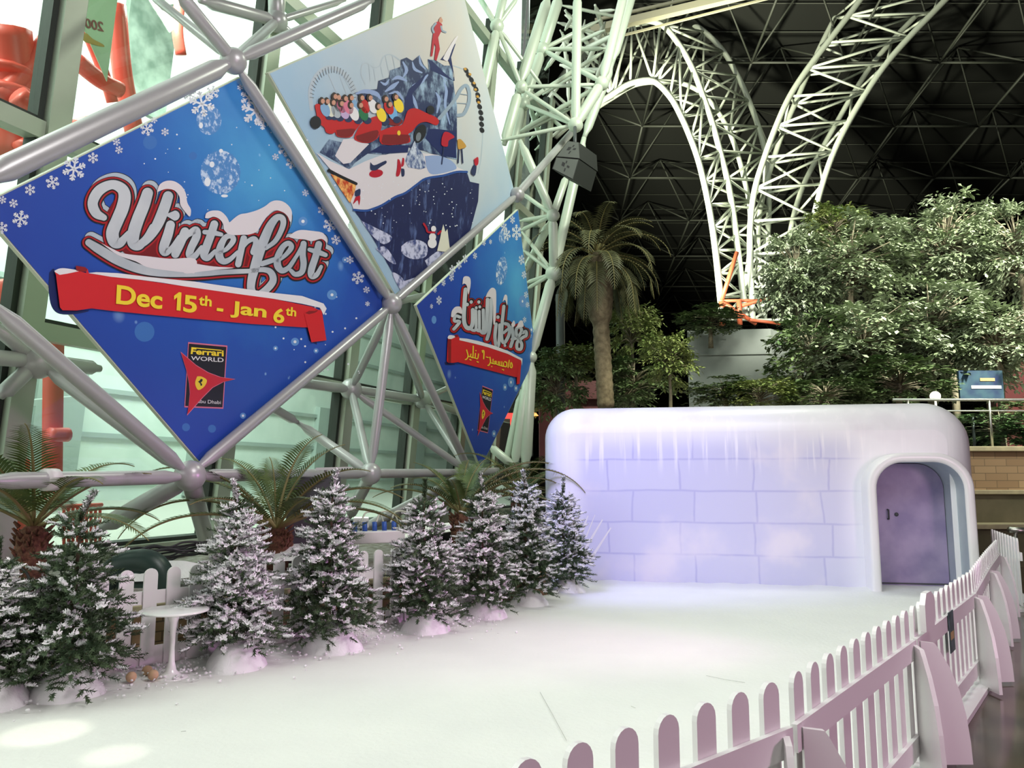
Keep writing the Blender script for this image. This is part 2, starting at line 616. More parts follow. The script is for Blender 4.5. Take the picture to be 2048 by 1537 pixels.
# funnel edge and lattice, further back, in paler steel
fun = thing('lattice_tower', at(1040, 900, 18), 'pale green lattice tower of tubes rising behind the banners', 'lattice tower')
edge = [  # points with a depth each
    ((1155, -20), 18, (1151, 250), 18, .115), ((1151, 250), 18, (1204, 165), 18.3, .13), ((1204, 165), 18.3, (1250, -20), 18.6, .12),
    ((1168, 276), 18.6, (1225, 125), 18.9, .115), ((1225, 125), 18.9, (1270, -30), 19.2, .12), ((1168, 276), 18.6, (1107, 546), 18.2, .125),
    ((1106, 431), 17.6, (1107, 546), 18.2, .11), ((1107, 546), 18.2, (1062, 715), 18.2, .13), ((1062, 715), 18.2, (1050, 940), 18.2, .15),
    ((1062, 715), 18.2, (1028, 940), 18.2, .12), ((1045, 780), 18.5, (1012, 935), 18.5, .11), ((980, 893), 18.2, (1030, 935), 18.2, .1),
    ((1106, 431), 17.6, (1040, 281), 17.6, .10), ((1106, 431), 17.6, (1134, 350), 18.0, .09), ((1106, 431), 17.6, (1043, 386), 18.4, .05),
    ((1106, 431), 17.6, (1040, 442), 18.4, .05), ((1106, 431), 17.6, (1040, 462), 18.4, .05), ((1107, 547), 18.2, (1044, 464), 18.8, .05),
    ((1107, 547), 18.2, (1046, 500), 18.8, .05), ((1107, 547), 18.2, (1052, 566), 18.8, .05), ((1107, 547), 18.2, (1054, 578), 18.8, .05),
    ((1102, 440), 18.2, (1048, 548), 19.2, .10),
    ((1151, 250), 18, (1043, 177), 18.4, .05), ((1151, 250), 18, (1001, 281), 18.4, .05), ((1204, 169), 18.3, (1043, 174), 18.4, .05),
    ((1043, 174), 18.4, (994, 52), 18.2, .055), ((994, 52), 18.2, (955, -10), 18.2, .07), ((994, 52), 18.2, (1036, -6), 18.2, .06),
    ((994, 52), 18.2, (1010, -20), 18.2, .11), ((994, 52), 18.2, (965, 190), 18.2, .12), ((994, 52), 18.2, (1090, 180), 19, .05),
    ((1098, -10), 19, (1041, 168), 18.5, .14), ((1038, 180), 18.5, (1008, 290), 18.5, .13), ((1120, -10), 20, (1085, 99), 20, .15),
    ((1085, 99), 20, (1046, 208), 19.8, .14), ((1046, 208), 19.8, (1014, 345), 19.6, .14), ((1085, 99), 20, (1204, 165), 18.3, .065),
    ((1085, 99), 20, (1215, 97), 19.2, .06), ((1085, 99), 20, (1200, 40), 20, .06), ((1046, 208), 19.8, (1212, 100), 19.4, .06),
    ((1046, 208), 19.8, (1151, 250), 18, .055), ((1032, 268), 19.7, (1204, 169), 18.3, .06), ((1032, 268), 19.7, (1145, 215), 19, .07)]
for p, y0, q, y1, r in edge:
    t = MB()
    t.strut(at(*p, y0), at(*q, y1), r, 12)
    t.build('strut', M['tube_green'], fun)
random.seed(11)
deep = [((1115, 45), (1190, 65)), ((1120, 60), (1160, 130)), ((1130, 20), (1180, 95)), ((1130, 95), (1210, 60)), ((1120, 130), (1190, 145)),
        ((1125, 65), (1135, 140)), ((1135, 140), (1210, 140)), ((1090, 140), (1150, 60)), ((1085, 190), (1150, 150)), ((1080, 225), (1140, 140)),
        ((1060, 250), (1110, 180)), ((1090, 170), (1140, 215)), ((1135, 110), (1137, 205)), ((1160, 90), (1200, 130)), ((1170, 40), (1150, 150)),
        ((1165, 100), (1230, 70)), ((1180, 25), (1230, 20)), ((1190, 10), (1210, 70)), ((1120, 10), (1240, 35)), ((1060, 280), (1130, 205)),
        ((1070, 300), (1120, 260)), ((1055, 300), (1040, 340)), ((1100, 235), (1130, 260)), ((1130, 160), (1190, 180)), ((1160, 10), (1130, 60)),
        ((1210, 45), (1170, 140)), ((1230, 80), (1190, 160)), ((1130, 30), (1220, 100)), ((1075, 190), (1100, 270)), ((1060, 215), (1085, 290))]
for p, q in deep:
    t = MB()
    y0, y1 = 22 + 3 * random.random(), 22 + 3 * random.random()
    t.strut(at(*p, y0), at(*q, y1), random.choice((.05, .06, .08)), 8)
    t.build('brace', M['tube_green'], fun)
for (x, y), Y, r in (((1151, 250), 18, .19), ((1204, 167), 18.3, .18), ((1106, 431), 17.6, .16), ((1107, 547), 18.2, .2), ((1043, 174), 18.4, .16), ((994, 52), 18.2, .18), ((1085, 99), 20, .2), ((1046, 208), 19.8, .2), ((1062, 715), 18.2, .15)):
    t = MB()
    t.ball(at(x, y, Y), r, 12, 8)
    t.build('node', M['tube_green'], fun)

# ------------------------------------------------------------------ the two curved roof legs
def truss(name, label, chords, nst, pairs, base_red):
    g = thing(name, at(1500, 640, 31), label, 'roof truss', 'curved lattice legs of the roof')
    lines = []
    for pts, y0, y1, r in chords:
        sp = spline([(p[0], p[1]) for p in pts], 12)
        # even stations along the picture curve
        L = [0]
        for a, b in zip(sp, sp[1:]):
            L.append(L[-1] + math.hypot(b[0] - a[0], b[1] - a[1]))
        out = []
        for k in range(nst + 1):
            d = L[-1] * k / nst
            i = max(j for j in range(len(L)) if L[j] <= d + 1e-6)
            i = min(i, len(sp) - 2)
            f = (d - L[i]) / max(1e-6, L[i + 1] - L[i])
            x = sp[i][0] + (sp[i + 1][0] - sp[i][0]) * f
            y = sp[i][1] + (sp[i + 1][1] - sp[i][1]) * f
            out.append(at(x, y, y0 + (y1 - y0) * k / nst))
        lines.append(out)
        fine = []
        for a, b in zip(out, out[1:]):
            fine += [a, ]
        fine.append(out[-1])
        t = MB()
        t.poly([Vector(p) for p in spline([tuple(p) for p in out], 5)], r, 10)
        t.build('chord', M['tube_arch'], g)
        for p in out[1:-1:1]:
            pass
    for (a, b) in pairs:
        for k in range(nst):
            t = MB()
            t.tube(lines[a][k + 1], lines[b][k + 1], .055, 7)
            t.build('brace', M['tube_arch'], g)
            t = MB()
            if k % 2:
                t.tube(lines[a][k], lines[b][k + 1], .055, 7)
            else:
                t.tube(lines[b][k], lines[a][k + 1], .055, 7)
            red = base_red and k >= nst - 1 and a == 0
            t.build('brace', M['tube_rust' if red else 'tube_arch'], g)
    return lines


truss('roof_arch', 'pale lattice leg curling over to the left in a hook', [
    ([(1110, 275), (1160, 232), (1210, 198), (1250, 172), (1287, 159), (1317, 169), (1348, 205), (1368, 246), (1389, 297), (1404, 348), (1420, 425), (1432, 510), (1445, 640)], 31, 29, .125),
    ([(1100, 190), (1150, 118), (1205, 66), (1250, 45), (1287, 41), (1322, 49), (1353, 82), (1379, 123), (1399, 174), (1420, 230), (1442, 310), (1464, 410), (1492, 640)], 31, 30, .125),
    ([(1160, 110), (1215, 70), (1270, 45), (1310, 32), (1348, 33), (1399, 56), (1450, 107), (1481, 164), (1507, 225), (1530, 302), (1538, 380), (1535, 480), (1528, 640)], 34, 32, .125),
    ([(1150, 250), (1195, 215), (1240, 187), (1275, 168), (1307, 164), (1360, 166), (1399, 182), (1440, 230), (1466, 281), (1486, 348), (1500, 420), (1498, 520), (1478, 640)], 34, 31.5, .11)],
    16, ((0, 1), (1, 2), (2, 3), (3, 0)), True)
truss('roof_arch', 'pale lattice leg sweeping up to the right above the trees', [
    ([(1735, -20), (1670, 67), (1629, 118), (1573, 205), (1535, 300), (1512, 368), (1500, 470), (1505, 640)], 30, 30, .125),
    ([(1915, -25), (1798, 97), (1737, 179), (1681, 276), (1647, 363), (1624, 460), (1605, 640)], 30, 30, .13),
    ([(1880, -15), (1790, 75), (1727, 155), (1645, 297), (1604, 379), (1580, 470), (1560, 640)], 33, 32, .12),
    ([(1700, -20), (1640, 95), (1568, 260), (1550, 310), (1528, 384), (1516, 470), (1528, 640)], 33, 32, .12)],
    11, ((0, 1), (1, 2), (2, 3), (3, 0)), False)
_leg = [o for o in bpy.data.objects if o.name == 'roof_arch'][0]
for p, q, r in (((1443, 602), (1474, 505), .085), ((1443, 602), (1545, 601), .06), ((1443, 602), (1445, 655), .12), ((1446, 606), (1512, 648), .085), ((1478, 600), (1480, 650), .10), ((1484, 612), (1540, 596), .07), ((1500, 640), (1560, 648), .06)):
    t = MB()
    t.tube(at(*p, 29.0), at(*q, 29.2), r, 8)
    tag(t.build('primed_brace', M['tube_rust'], _leg), 'red primed brace')
pb = MB()
M['grey_box'] = mat('grey panel cladding', (.29, .32, .30), .6, var=(.26, .29, .27), vs=2)
a = at(1378, 800, 27.5)
c = at(1460, 800, 27.5)
b = at(1620, 800, 29)
h0, h1 = at(1375, 662, 27.5).z, at(1560, 640, 27.5).z
pb.prism([(a.x, 27.5, 0), (a.x + 2.9, 27.1, 0), (a.x + 5.2, 29.5, 0), (a.x + 2.4, 31.5, 0)], (0, 0, h0))
pb.bar((a.x, 27.45, h0 - .9), (a.x + 2.9, 27.05, h0 - .9), .06, .05)
o = pb.build('pedestal', M['grey_box'])
tag(o, 'grey clad concrete pedestal under the feet of the curved roof legs', 'pedestal')

# ------------------------------------------------------------------ printed diamond banners
def printmat(name, stops, cx, cy, sc, sparkle, spk_scale=7.0, cloud=.35):
    """printed colour field: radial ramp about (cx, cy) in sheet coordinates, clouds and starry dots"""
    m = bpy.data.materials.new(name)
    m.use_nodes = True
    nt = m.node_tree
    N = nt.nodes.new
    L = nt.links.new
    b = nt.nodes['Principled BSDF']
    b.inputs['Roughness'].default_value = .45
    uv = N('ShaderNodeUVMap')
    mp = N('ShaderNodeVectorMath'); mp.operation = 'SUBTRACT'; mp.inputs[1].default_value = (cx, cy, 0)
    L(uv.outputs[0], mp.inputs[0])
    ln = N('ShaderNodeVectorMath'); ln.operation = 'LENGTH'
    L(mp.outputs[0], ln.inputs[0])
    no = N('ShaderNodeTexNoise'); no.inputs['Scale'].default_value = 1.1; no.inputs['Detail'].default_value = 5
    L(uv.outputs[0], no.inputs['Vector'])
    ma = N('ShaderNodeMath'); ma.operation = 'MULTIPLY_ADD'; ma.inputs[1].default_value = cloud; ma.inputs[2].default_value = -cloud / 2
    L(no.outputs['Fac'], ma.inputs[0])
    dv = N('ShaderNodeMath'); dv.operation = 'DIVIDE'; dv.inputs[1].default_value = sc
    L(ln.outputs['Value'], dv.inputs[0])
    ad = N('ShaderNodeMath'); ad.operation = 'ADD'
    L(dv.outputs[0], ad.inputs[0]); L(ma.outputs[0], ad.inputs[1])
    rp = N('ShaderNodeValToRGB')
    e = rp.color_ramp.elements
    e[0].position, e[1].position = stops[0][0], stops[-1][0]
    e[0].color, e[1].color = (*stops[0][1], 1), (*stops[-1][1], 1)
    for p, c in stops[1:-1]:
        q = e.new(p)
        q.color = (*c, 1)
    L(ad.outputs[0], rp.inputs[0])
    colr = rp.outputs[0]
    if sparkle:
        for s_, th, wgt in ((spk_scale, .10, .8), (spk_scale * .35, .12, .5)):
            vo = N('ShaderNodeTexVoronoi'); vo.inputs['Scale'].default_value = s_
            L(uv.outputs[0], vo.inputs['Vector'])
            r2 = N('ShaderNodeValToRGB')
            r2.color_ramp.elements[0].position = .0; r2.color_ramp.elements[0].color = (wgt, wgt, wgt, 1)
            r2.color_ramp.elements[1].position = th; r2.color_ramp.elements[1].color = (0, 0, 0, 1)
            L(vo.outputs['Distance'], r2.inputs[0])
            g = N('ShaderNodeSeparateColor'); L(vo.outputs['Color'], g.inputs[0])
            gt = N('ShaderNodeMath'); gt.operation = 'GREATER_THAN'; gt.inputs[1].default_value = .72
            L(g.outputs[0], gt.inputs[0])
            mu = N('ShaderNodeMath'); mu.operation = 'MULTIPLY'
            L(r2.outputs[0], mu.inputs[0]); L(gt.outputs[0], mu.inputs[1])
            mx = N('ShaderNodeMixRGB'); mx.inputs[2].default_value = (.42, .68, .95, 1)
            L(mu.outputs[0], mx.inputs[0]); L(colr, mx.inputs[1])
            colr = mx.outputs[0]
    L(colr, b.inputs['Base Color'])
    return m


def rockmat(name, dark, light, scale, lo=.5, hi=.62, stretch=(1, 1, 1)):
    m = bpy.data.materials.new(name)
    m.use_nodes = True
    nt = m.node_tree
    N, L = nt.nodes.new, nt.links.new
    b = nt.nodes['Principled BSDF']
    b.inputs['Roughness'].default_value = .5
    tc = N('ShaderNodeTexCoord')
    mp = N('ShaderNodeMapping'); mp.inputs['Scale'].default_value = stretch
    L(tc.outputs['Object'], mp.inputs[0])
    no = N('ShaderNodeTexNoise'); no.inputs['Scale'].default_value = scale; no.inputs['Detail'].default_value = 8; no.inputs['Roughness'].default_value = .65
    L(mp.outputs[0], no.inputs['Vector'])
    rp = N('ShaderNodeValToRGB')
    e = rp.color_ramp.elements
    e[0].position, e[1].position = lo, hi
    e[0].color, e[1].color = (*dark, 1), (*light, 1)
    L(no.outputs['Fac'], rp.inputs[0]); L(rp.outputs[0], b.inputs['Base Color'])
    return m


BLUE = [(0.0, srgb(84, 168, 220)), (.3, srgb(54, 122, 198)), (.62, srgb(40, 84, 178)), (1.0, srgb(40, 68, 164))]
M['blue_print'] = printmat('blue winter print', BLUE, .3, 1.25, 3.6, True, 4.0)
M['blue_print2'] = printmat('blue winter print wide', BLUE, 1.1, 1.3, 4.2, True, 3.2)
M['sky_print'] = printmat('pale sky print', [(0, srgb(214, 204, 196)), (.5, srgb(196, 204, 212)), (1.0, srgb(160, 190, 214))], .2, 1.9, 4.6, False, cloud=.5)
M['edge'] = mat('banner edge', (.55, .58, .46), .5)
P = {}
for nme, c in dict(white=(236, 232, 236), silver=(178, 184, 192), silver_dark=(120, 128, 138), ink=(38, 36, 42), red=(178, 36, 44), dark_red=(122, 26, 34), ribbon=(214, 40, 48),
                   ribbon_dark=(142, 30, 36), yellow=(250, 218, 60), cream=(226, 224, 206), navy=(28, 40, 96), pink=(222, 120, 150), black=(30, 30, 40), flake=(232, 236, 244),
                   star=(204, 40, 58), shield=(240, 206, 60), ice=(120, 178, 226), shade=(36, 52, 118), snowp=(226, 218, 224), skin=(206, 150, 128), hair=(52, 34, 34), carred=(196, 32, 40),
                   cardark=(128, 24, 34), green=(38, 116, 76), sky=(134, 172, 210), lilac=(198, 172, 214), trackgrey=(150, 166, 186), trackpale=(182, 194, 206), tan=(200, 150, 70), snowblue=(150, 170, 214),
                   rim=(44, 82, 156), orange=(226, 112, 46), scarf=(186, 26, 52), trouser=(40, 50, 90), halo=(100, 150, 212), bubble=(64, 116, 190), bauble=(150, 186, 226)).items():
    P[nme] = mat('print ' + nme.replace('_', ' '), srgb(*c), .45)
P['silver'] = mat('print chrome', srgb(206, 210, 216), .4, var=srgb(172, 180, 190), vs=1.2)
P['mount'] = rockmat('print blue rock', srgb(34, 48, 92), srgb(160, 186, 214), 3.2, .46, .64, (1, 1, .8))
P['cliff'] = rockmat('print navy cliff', srgb(30, 36, 84), srgb(108, 130, 186), 5.5, .55, .75, (1, 1, .35))
P['snowrock'] = rockmat('print snowy rock', srgb(70, 82, 136), srgb(206, 208, 234), 6.0, .42, .55)
P['glowdots'] = rockmat('print bauble glitter', srgb(80, 136, 200), srgb(196, 214, 240), 14.0, .5, .6)
P['firp'] = rockmat('print frosted fir', srgb(60, 84, 140), srgb(214, 222, 238), 9.0, .4, .6)
P['hut'] = rockmat('print lit hut', srgb(196, 64, 32), srgb(250, 190, 110), 10.0, .42, .6)


def circ(x, y, rx, ry=None, n=20, rot=0):
    ry = rx if ry is None else ry
    c, s = math.cos(rot), math.sin(rot)
    return [(x + rx * math.cos(2 * PI * k / n) * c - ry * math.sin(2 * PI * k / n) * s, y + rx * math.cos(2 * PI * k / n) * s + ry * math.sin(2 * PI * k / n) * c) for k in range(n)]


def ribbon(pts, ws, grow=0, dx=0, dy=0, n=7):
    """stroke along points with widths -> list of quads and round ends (picture coordinates)"""
    if not hasattr(ws, '__len__'):
        ws = [ws] * len(pts)
    sp = spline([(x, y, w) for (x, y), w in zip(pts, ws)], n)
    sp = [(x + dx, y + dy, max(.5, w / 2 + grow)) for x, y, w in sp]
    Lf, Rt, T = [], [], []
    for i, (x, y, r) in enumerate(sp):
        a, b = sp[max(0, i - 1)], sp[min(len(sp) - 1, i + 1)]
        tx, ty = b[0] - a[0], b[1] - a[1]
        l = math.hypot(tx, ty) or 1
        T.append(math.atan2(ty, tx))
        Lf.append((x - ty / l * r, y + tx / l * r))
        Rt.append((x + ty / l * r, y - tx / l * r))
    polys = [[Lf[i], Lf[i + 1], Rt[i + 1], Rt[i]] for i in range(len(sp) - 1)]
    for (x, y, r), a in ((sp[0], T[0] + PI / 2), (sp[-1], T[-1] - PI / 2)):
        polys.append([(x + r * math.cos(a + PI * k / 9), y + r * math.sin(a + PI * k / 9)) for k in range(10)])
    return polys


SPLIT = {'distant_track', 'ribbon_roll', 'ribbon_shadow', 'ribbon_lining', 'ribbon_fold', 'bauble', 'pale_bubble', 'glow_spot', 'glow_core', 'wheel', 'car_body', 'car_shade', 'rider_shirt', 'rider_hair', 'rider_face', 'rider_trousers', 'skater', 'skater_legs', 'snowman',
         'snowman_scarf', 'skier_arm', 'skier_head', 'snow_cap', 'snowy_rock', 'snow_slope', 'mountain_shade', 'far_rider', 'far_train', 'right_loop', 'bauble_glint', 'backing_field', 'snowflake', 'mountain_ridge'}


class Banner:
    def __init__(s, corners, label, name, off, panel_mat):
        s.off = off
        s.c = sum((pw(*p, off) for p in corners), Vector()) / 4
        s.o = thing(name, s.c, label, 'banner', 'diamond banners on the space frame')
        m = MB()
        ps = [pw(*p, off) for p in corners]
        c = s.c
        m.prism(ps, -WN * .05)
        m.build('back_board', M['edge'], s.o)
        f = MB()
        q = [p + (c - p) * .006 + WN * .004 for p in ps]
        f.add(q, [(0, 1, 2, 3)])
        f.uv = lambda p: ((p - c).dot(WD), (p - c).dot(WUP))
        f.build('print_sheet', panel_mat, s.o)
        s.corners = corners

    def art(s, name, polys, m, layer, parent=None):
        """flat printed shapes; an entry may be one outline or a stroke (list of outlines)"""
        if name in SPLIT and len(polys) > 1:
            return [s.art(name, [q], m, layer + .03 * (k % 20), parent) for k, q in enumerate(polys)][0]
        b = MB()
        off = s.off + .004 + layer * .0022
        for i, g in enumerate(polys):
            stroke = isinstance(g[0], list)
            for pl in (g if stroke else [g]):
                if len(pl) < 3:
                    continue
                o_ = off + (i % 24) * .00007
                pts = [pw(x, y, o_) for x, y in pl]
                if len(pl) <= 4 or len(pl) in (10, 16, 20):
                    b.add(pts, [tuple(range(len(pts)))])
                else:
                    b.add(pts, [tuple(t) for t in tessellate_polygon([pts])])
        return b.build(name, m, parent or s.o)

    def text(s, name, body, quad, m, layer, emb=0.0, parent=None):
        vs, fs = text_geo(body, emb)
        x0, x1 = min(v[0] for v in vs), max(v[0] for v in vs)
        y0, y1 = min(v[1] for v in vs), max(v[1] for v in vs)
        bl, br, tr, tl = quad
        out = []
        for x, y in vs:
            a, c = (x - x0) / (x1 - x0), (y - y0) / (y1 - y0)
            px = (bl[0] * (1 - a) + br[0] * a) * (1 - c) + (tl[0] * (1 - a) + tr[0] * a) * c
            py = (bl[1] * (1 - a) + br[1] * a) * (1 - c) + (tl[1] * (1 - a) + tr[1] * a) * c
            out.append(pw(px, py, s.off + .004 + layer * .0022))
        b = MB()
        b.add(out, fs)
        return b.build(name, m, parent or s.o)


def text_geo(body, emb=0.0):
    cu = bpy.data.curves.new('lettering', 'FONT')
    cu.body = body
    cu.offset = emb
    cu.resolution_u = 6
    ob = bpy.data.objects.new('lettering_source', cu)
    COL.objects.link(ob)
    dg = bpy.context.evaluated_depsgraph_get()
    dg.update()
    me = bpy.data.meshes.new_from_object(ob.evaluated_get(dg))
    vs = [(v.co.x, v.co.y) for v in me.vertices]
    fs = [tuple(p.vertices) for p in me.polygons]
    bpy.data.objects.remove(ob)
    bpy.data.curves.remove(cu)
    bpy.data.meshes.remove(me)
    return vs, fs


def snowflake(x, y, r, rot=.2, sx=1.0):
    out = []
    w = r * .16

    def seg(x0, y0, x1, y1, w):
        dx, dy = x1 - x0, y1 - y0
        l = math.hypot(dx, dy) or 1
        nx_, ny_ = -dy / l * w / 2, dx / l * w / 2
        out.append([(x + (x0 + nx_) * sx, y + y0 + ny_), (x + (x1 + nx_) * sx, y + y1 + ny_), (x + (x1 - nx_) * sx, y + y1 - ny_), (x + (x0 - nx_) * sx, y + y0 - ny_)])
    for k in range(6):
        a = rot + k * PI / 3
        c, s_ = math.cos(a), math.sin(a)
        seg(0, 0, r * c, r * s_, w)
        for f, l in ((.45, .34), (.72, .28)):
            for sg in (-1, 1):
                b = a + sg * .85
                seg(r * f * c, r * f * s_, r * f * c + l * r * math.cos(b), r * f * s_ + l * r * math.sin(b), w * .8)
    return out


def A_(p):
    return [(90 + x * .2082, 320 + y * .2082, ) for x, y in p]


def B_(p):
    return [(370 + x * .1952, 360 + y * .1952) for x, y in p]


def C_(p):
    return [(90 + x * .1465, 520 + y * .1465) for x, y in p]


def D_(p):
    return [(340 + x * .1171, 670 + y * .1171) for x, y in p]


def E_(p):
    return [(820 + x * .1822, 420 + y * .1822) for x, y in p]


def F_(p):
    return [(840 + x * .1952, 640 + y * .1952) for x, y in p]


def G_(p):
    return [(560 + x * .2344, y * .2344) for x, y in p]


def H_(p):
    return [(620 + x * .2051, 300 + y * .2051) for x, y in p]


def smooth(pl, n=4):
    sp = spline(list(pl) + [pl[0]], n)[:-1]
    return sp


# ---- banner with the silver script
b1 = Banner([(481, 153), (776, 606), (401, 929), (-44, 412)], 'large blue diamond banner with silver script lettering and red date ribbon', 'banner', -.10, M['blue_print'])
kA, kB = .2082, .1952
ST1 = [
    (A_([(565, 555), (490, 510), (458, 410), (520, 295), (640, 238), (735, 275), (765, 350), (745, 460), (695, 580), (648, 700), (670, 790), (730, 790), (800, 700)]), [w * kA for w in (60, 92, 98, 100, 88, 105, 118, 122, 120, 122, 112, 85, 40)]),
    (A_([(985, 320), (950, 430), (890, 580), (850, 710), (850, 800), (905, 820), (970, 750), (1030, 640)]), [w * kA for w in (105, 115, 118, 118, 110, 90, 60, 50)]),
    (A_([(1182, 350), (1150, 450), (1090, 600), (1020, 720), (950, 800), (890, 830)]), [w * kA for w in (98, 104, 104, 85, 60, 50)]),
    (A_([(1180, 530), (1245, 535)]), [30 * kA, 98 * kA]),
    (A_([(1205, 625), (1180, 720), (1140, 840), (1155, 885), (1215, 850), (1290, 740)]), [w * kA for w in (85, 92, 90, 82, 50, 40)]),
    (A_([(1345, 690), (1300, 800), (1252, 905)]), [84 * kA, 84 * kA, 78 * kA]),
    (A_([(1275, 860), (1350, 740), (1400, 700)]) + B_([(112, 515), (118, 580), (62, 700), (48, 770), (98, 782), (170, 690)]), [10, 11, 13, 15, 16, 15, 15, 12, 8]),
    (B_([(300, 455), (270, 550), (222, 680), (195, 770), (235, 800), (310, 730)]), [w * kB for w in (80, 82, 84, 80, 60, 40)]),
    (B_([(200, 535), (300, 545), (372, 560)]), [45 * kB, 52 * kB, 40 * kB]),
    (B_([(350, 745), (430, 705), (495, 620), (470, 575), (410, 595), (362, 690), (352, 785), (395, 835), (460, 815), (540, 740)]), [w * kB for w in (34, 45, 56, 52, 58, 74, 82, 66, 50, 36)]),
    (B_([(602, 600), (575, 720), (545, 865)]), [66 * kB, 66 * kB, 64 * kB]),
    (B_([(575, 710), (640, 635), (705, 605), (728, 650), (700, 740)]), [w * kB for w in (40, 46, 56, 62, 62)]),
    (B_([(830, 700), (930, 620), (1000, 480), (1000, 400), (945, 385), (880, 460), (820, 590), (760, 750), (715, 900), (682, 1030), (680, 1130), (735, 1180), (815, 1140), (900, 1040), (880, 950), (800, 920), (650, 935)]),
     [w * kB for w in (40, 50, 56, 62, 66, 84, 96, 100, 98, 86, 80, 74, 74, 74, 66, 52, 44)]),
    (B_([(790, 860), (880, 830), (960, 800)]), [54 * kB, 52 * kB, 44 * kB]),
    (B_([(950, 830), (1035, 765), (1090, 690), (1058, 650), (1000, 690), (952, 790), (950, 880), (995, 930), (1060, 900), (1120, 820)]), [w * kB for w in (36, 44, 54, 52, 58, 70, 74, 60, 48, 38)]),
    (B_([(1060, 900), (1150, 770), (1215, 660)]), [38 * kB, 38 * kB, 50 * kB]),
    (B_([(1215, 655), (1205, 760), (1215, 860), (1195, 945), (1130, 968), (1085, 930)]), [w * kB for w in (62, 64, 64, 58, 50, 40)]),
    (B_([(1370, 660), (1340, 780), (1295, 920), (1300, 985), (1350, 970), (1395, 890)]), [w * kB for w in (68, 70, 70, 64, 50, 36)]),
    (B_([(1275, 715), (1360, 740), (1440, 770)]), [40 * kB, 54 * kB, 44 * kB]),
    (A_([(420, 795), (520, 860), (700, 965), (900, 1045), (1100, 1085)]) + B_([(0, 962), (200, 960), (400, 945), (660, 935)]), [14, 18, 19, 18, 15, 13, 11, 10, 9]),
]
lay = []
for nme, g, dx, dy, mk, ly in (('extrusion', 7.4, 5.5, -8.5, 'ink', 1), ('extrusion', 6.6, 5, -8, 'trackpale', 2), ('outline', 8.0, .4, .8, 'ink', 3), ('backing', 6.0, 0, 0, 'red', 4),
                               ('shadow', 2.7, .9, -.3, 'ink', 6), ('lettering', 0, 0, 0, 'silver', 7)):
    pl = []
    for pts, ws in ST1:
        pl.append(ribbon(pts, ws, g, dx, dy))
    lay.append(b1.art(nme, pl, P[mk], ly))
fill = [B_([(0, 560), (160, 480), (560, 560), (760, 560), (700, 900), (400, 900), (0, 880)]), A_([(560, 560), (700, 330), (760, 500), (900, 400), (1100, 430), (1240, 620), (1360, 820), (1400, 950), (800, 930), (620, 760)]),
        B_([(760, 600), (1100, 640), (1380, 700), (1300, 960), (1000, 960), (700, 900)])]
b1.art('backing_field', fill, P['dark_red'], 3.5)
caps = [A_([(1075, 310), (1100, 240), (1160, 203), (1240, 205), (1310, 250), (1352, 320), (1367, 410), (1402, 480), (1390, 545), (1340, 490), (1300, 430), (1290, 350), (1240, 292), (1160, 280)]),
        B_([(205, 390), (220, 340), (280, 315), (360, 320), (420, 370), (452, 430), (468, 490), (440, 545), (400, 510), (390, 450), (350, 400), (290, 378), (240, 395)]),
        B_([(440, 450), (550, 360), (640, 340), (740, 310), (820, 270), (880, 225), (940, 210), (1010, 225), (1070, 275), (1097, 340), (1080, 430), (1050, 372), (1000, 330), (920, 312), (860, 355), (800, 430), (740, 525), (660, 560), (600, 562), (500, 565), (425, 540)]),
        B_([(1060, 580), (1130, 530), (1200, 513), (1300, 523), (1400, 538), (1442, 580), (1457, 645), (1400, 605), (1300, 628), (1230, 612), (1150, 605), (1090, 595)]),
        A_([(540, 800), (640, 850), (760, 900), (1000, 928), (1200, 950), (1441, 950), (1441, 1080), (1380, 1084), (1150, 1060), (980, 1030), (870, 975), (700, 915)]),
        B_([(-10, 830), (130, 862), (300, 888), (500, 902), (320, 922), (150, 942), (-10, 955)])]
b1.art('snow_cap', [smooth(c) for c in caps], P['snowp'], 8)
# ribbon
b1.art('ribbon_shadow', [smooth(C_([(60, 170), (140, 150), (240, 640), (600, 690), (420, 740), (200, 740), (90, 640), (50, 420)])), [(604, 628), (628, 640), (634, 690), (618, 682)]], P['navy'], 1)
rb = b1.art('ribbon', [C_([(590, 185), (900, 228), (1300, 275), (2048, 383)]) + [(479, 587), (546, 598), (624, 614), (641, 622), (622, 655)] + B_([(1215, 1512)]) + [(500, 648), (390, 638)] + C_([(1400, 745), (900, 695), (640, 664)])], P['ribbon'], 9)
b1.art('ribbon_lining', [C_([(590, 180), (700, 168), (1000, 182), (1400, 233), (2048, 298)]) + B_([(560, 1110), (900, 1158), (1200, 1190), (1420, 1268), (1452, 1320), (1420, 1385), (1385, 1312), (1200, 1270), (900, 1218), (560, 1172), (0, 1092)]) + C_([(1600, 312), (1300, 272), (900, 232)]),
                         smooth(C_([(128, 150), (200, 118), (300, 118), (475, 155), (300, 190), (190, 208), (150, 200)]))], P['white'], 10)
b1.art('ribbon_roll', [C_([(135, 165), (150, 207), (205, 650), (240, 688), (430, 692), (600, 668), (692, 655), (640, 330), (580, 120), (560, 180), (470, 155), (300, 190), (200, 206)]),
                       [(608, 626), (623, 685), (653, 681), (644, 624), (641, 619), (630, 626), (618, 629)]], P['ribbon'], 11)
b1.art('ribbon_fold', [C_([(420, 80), (550, 100), (580, 130), (560, 165), (475, 158), (430, 148)]), C_([(200, 210), (330, 195), (380, 680), (250, 690)]), [(610, 627), (618, 622), (630, 622), (636, 620), (628, 640)]], P['ribbon_dark'], 10.5)


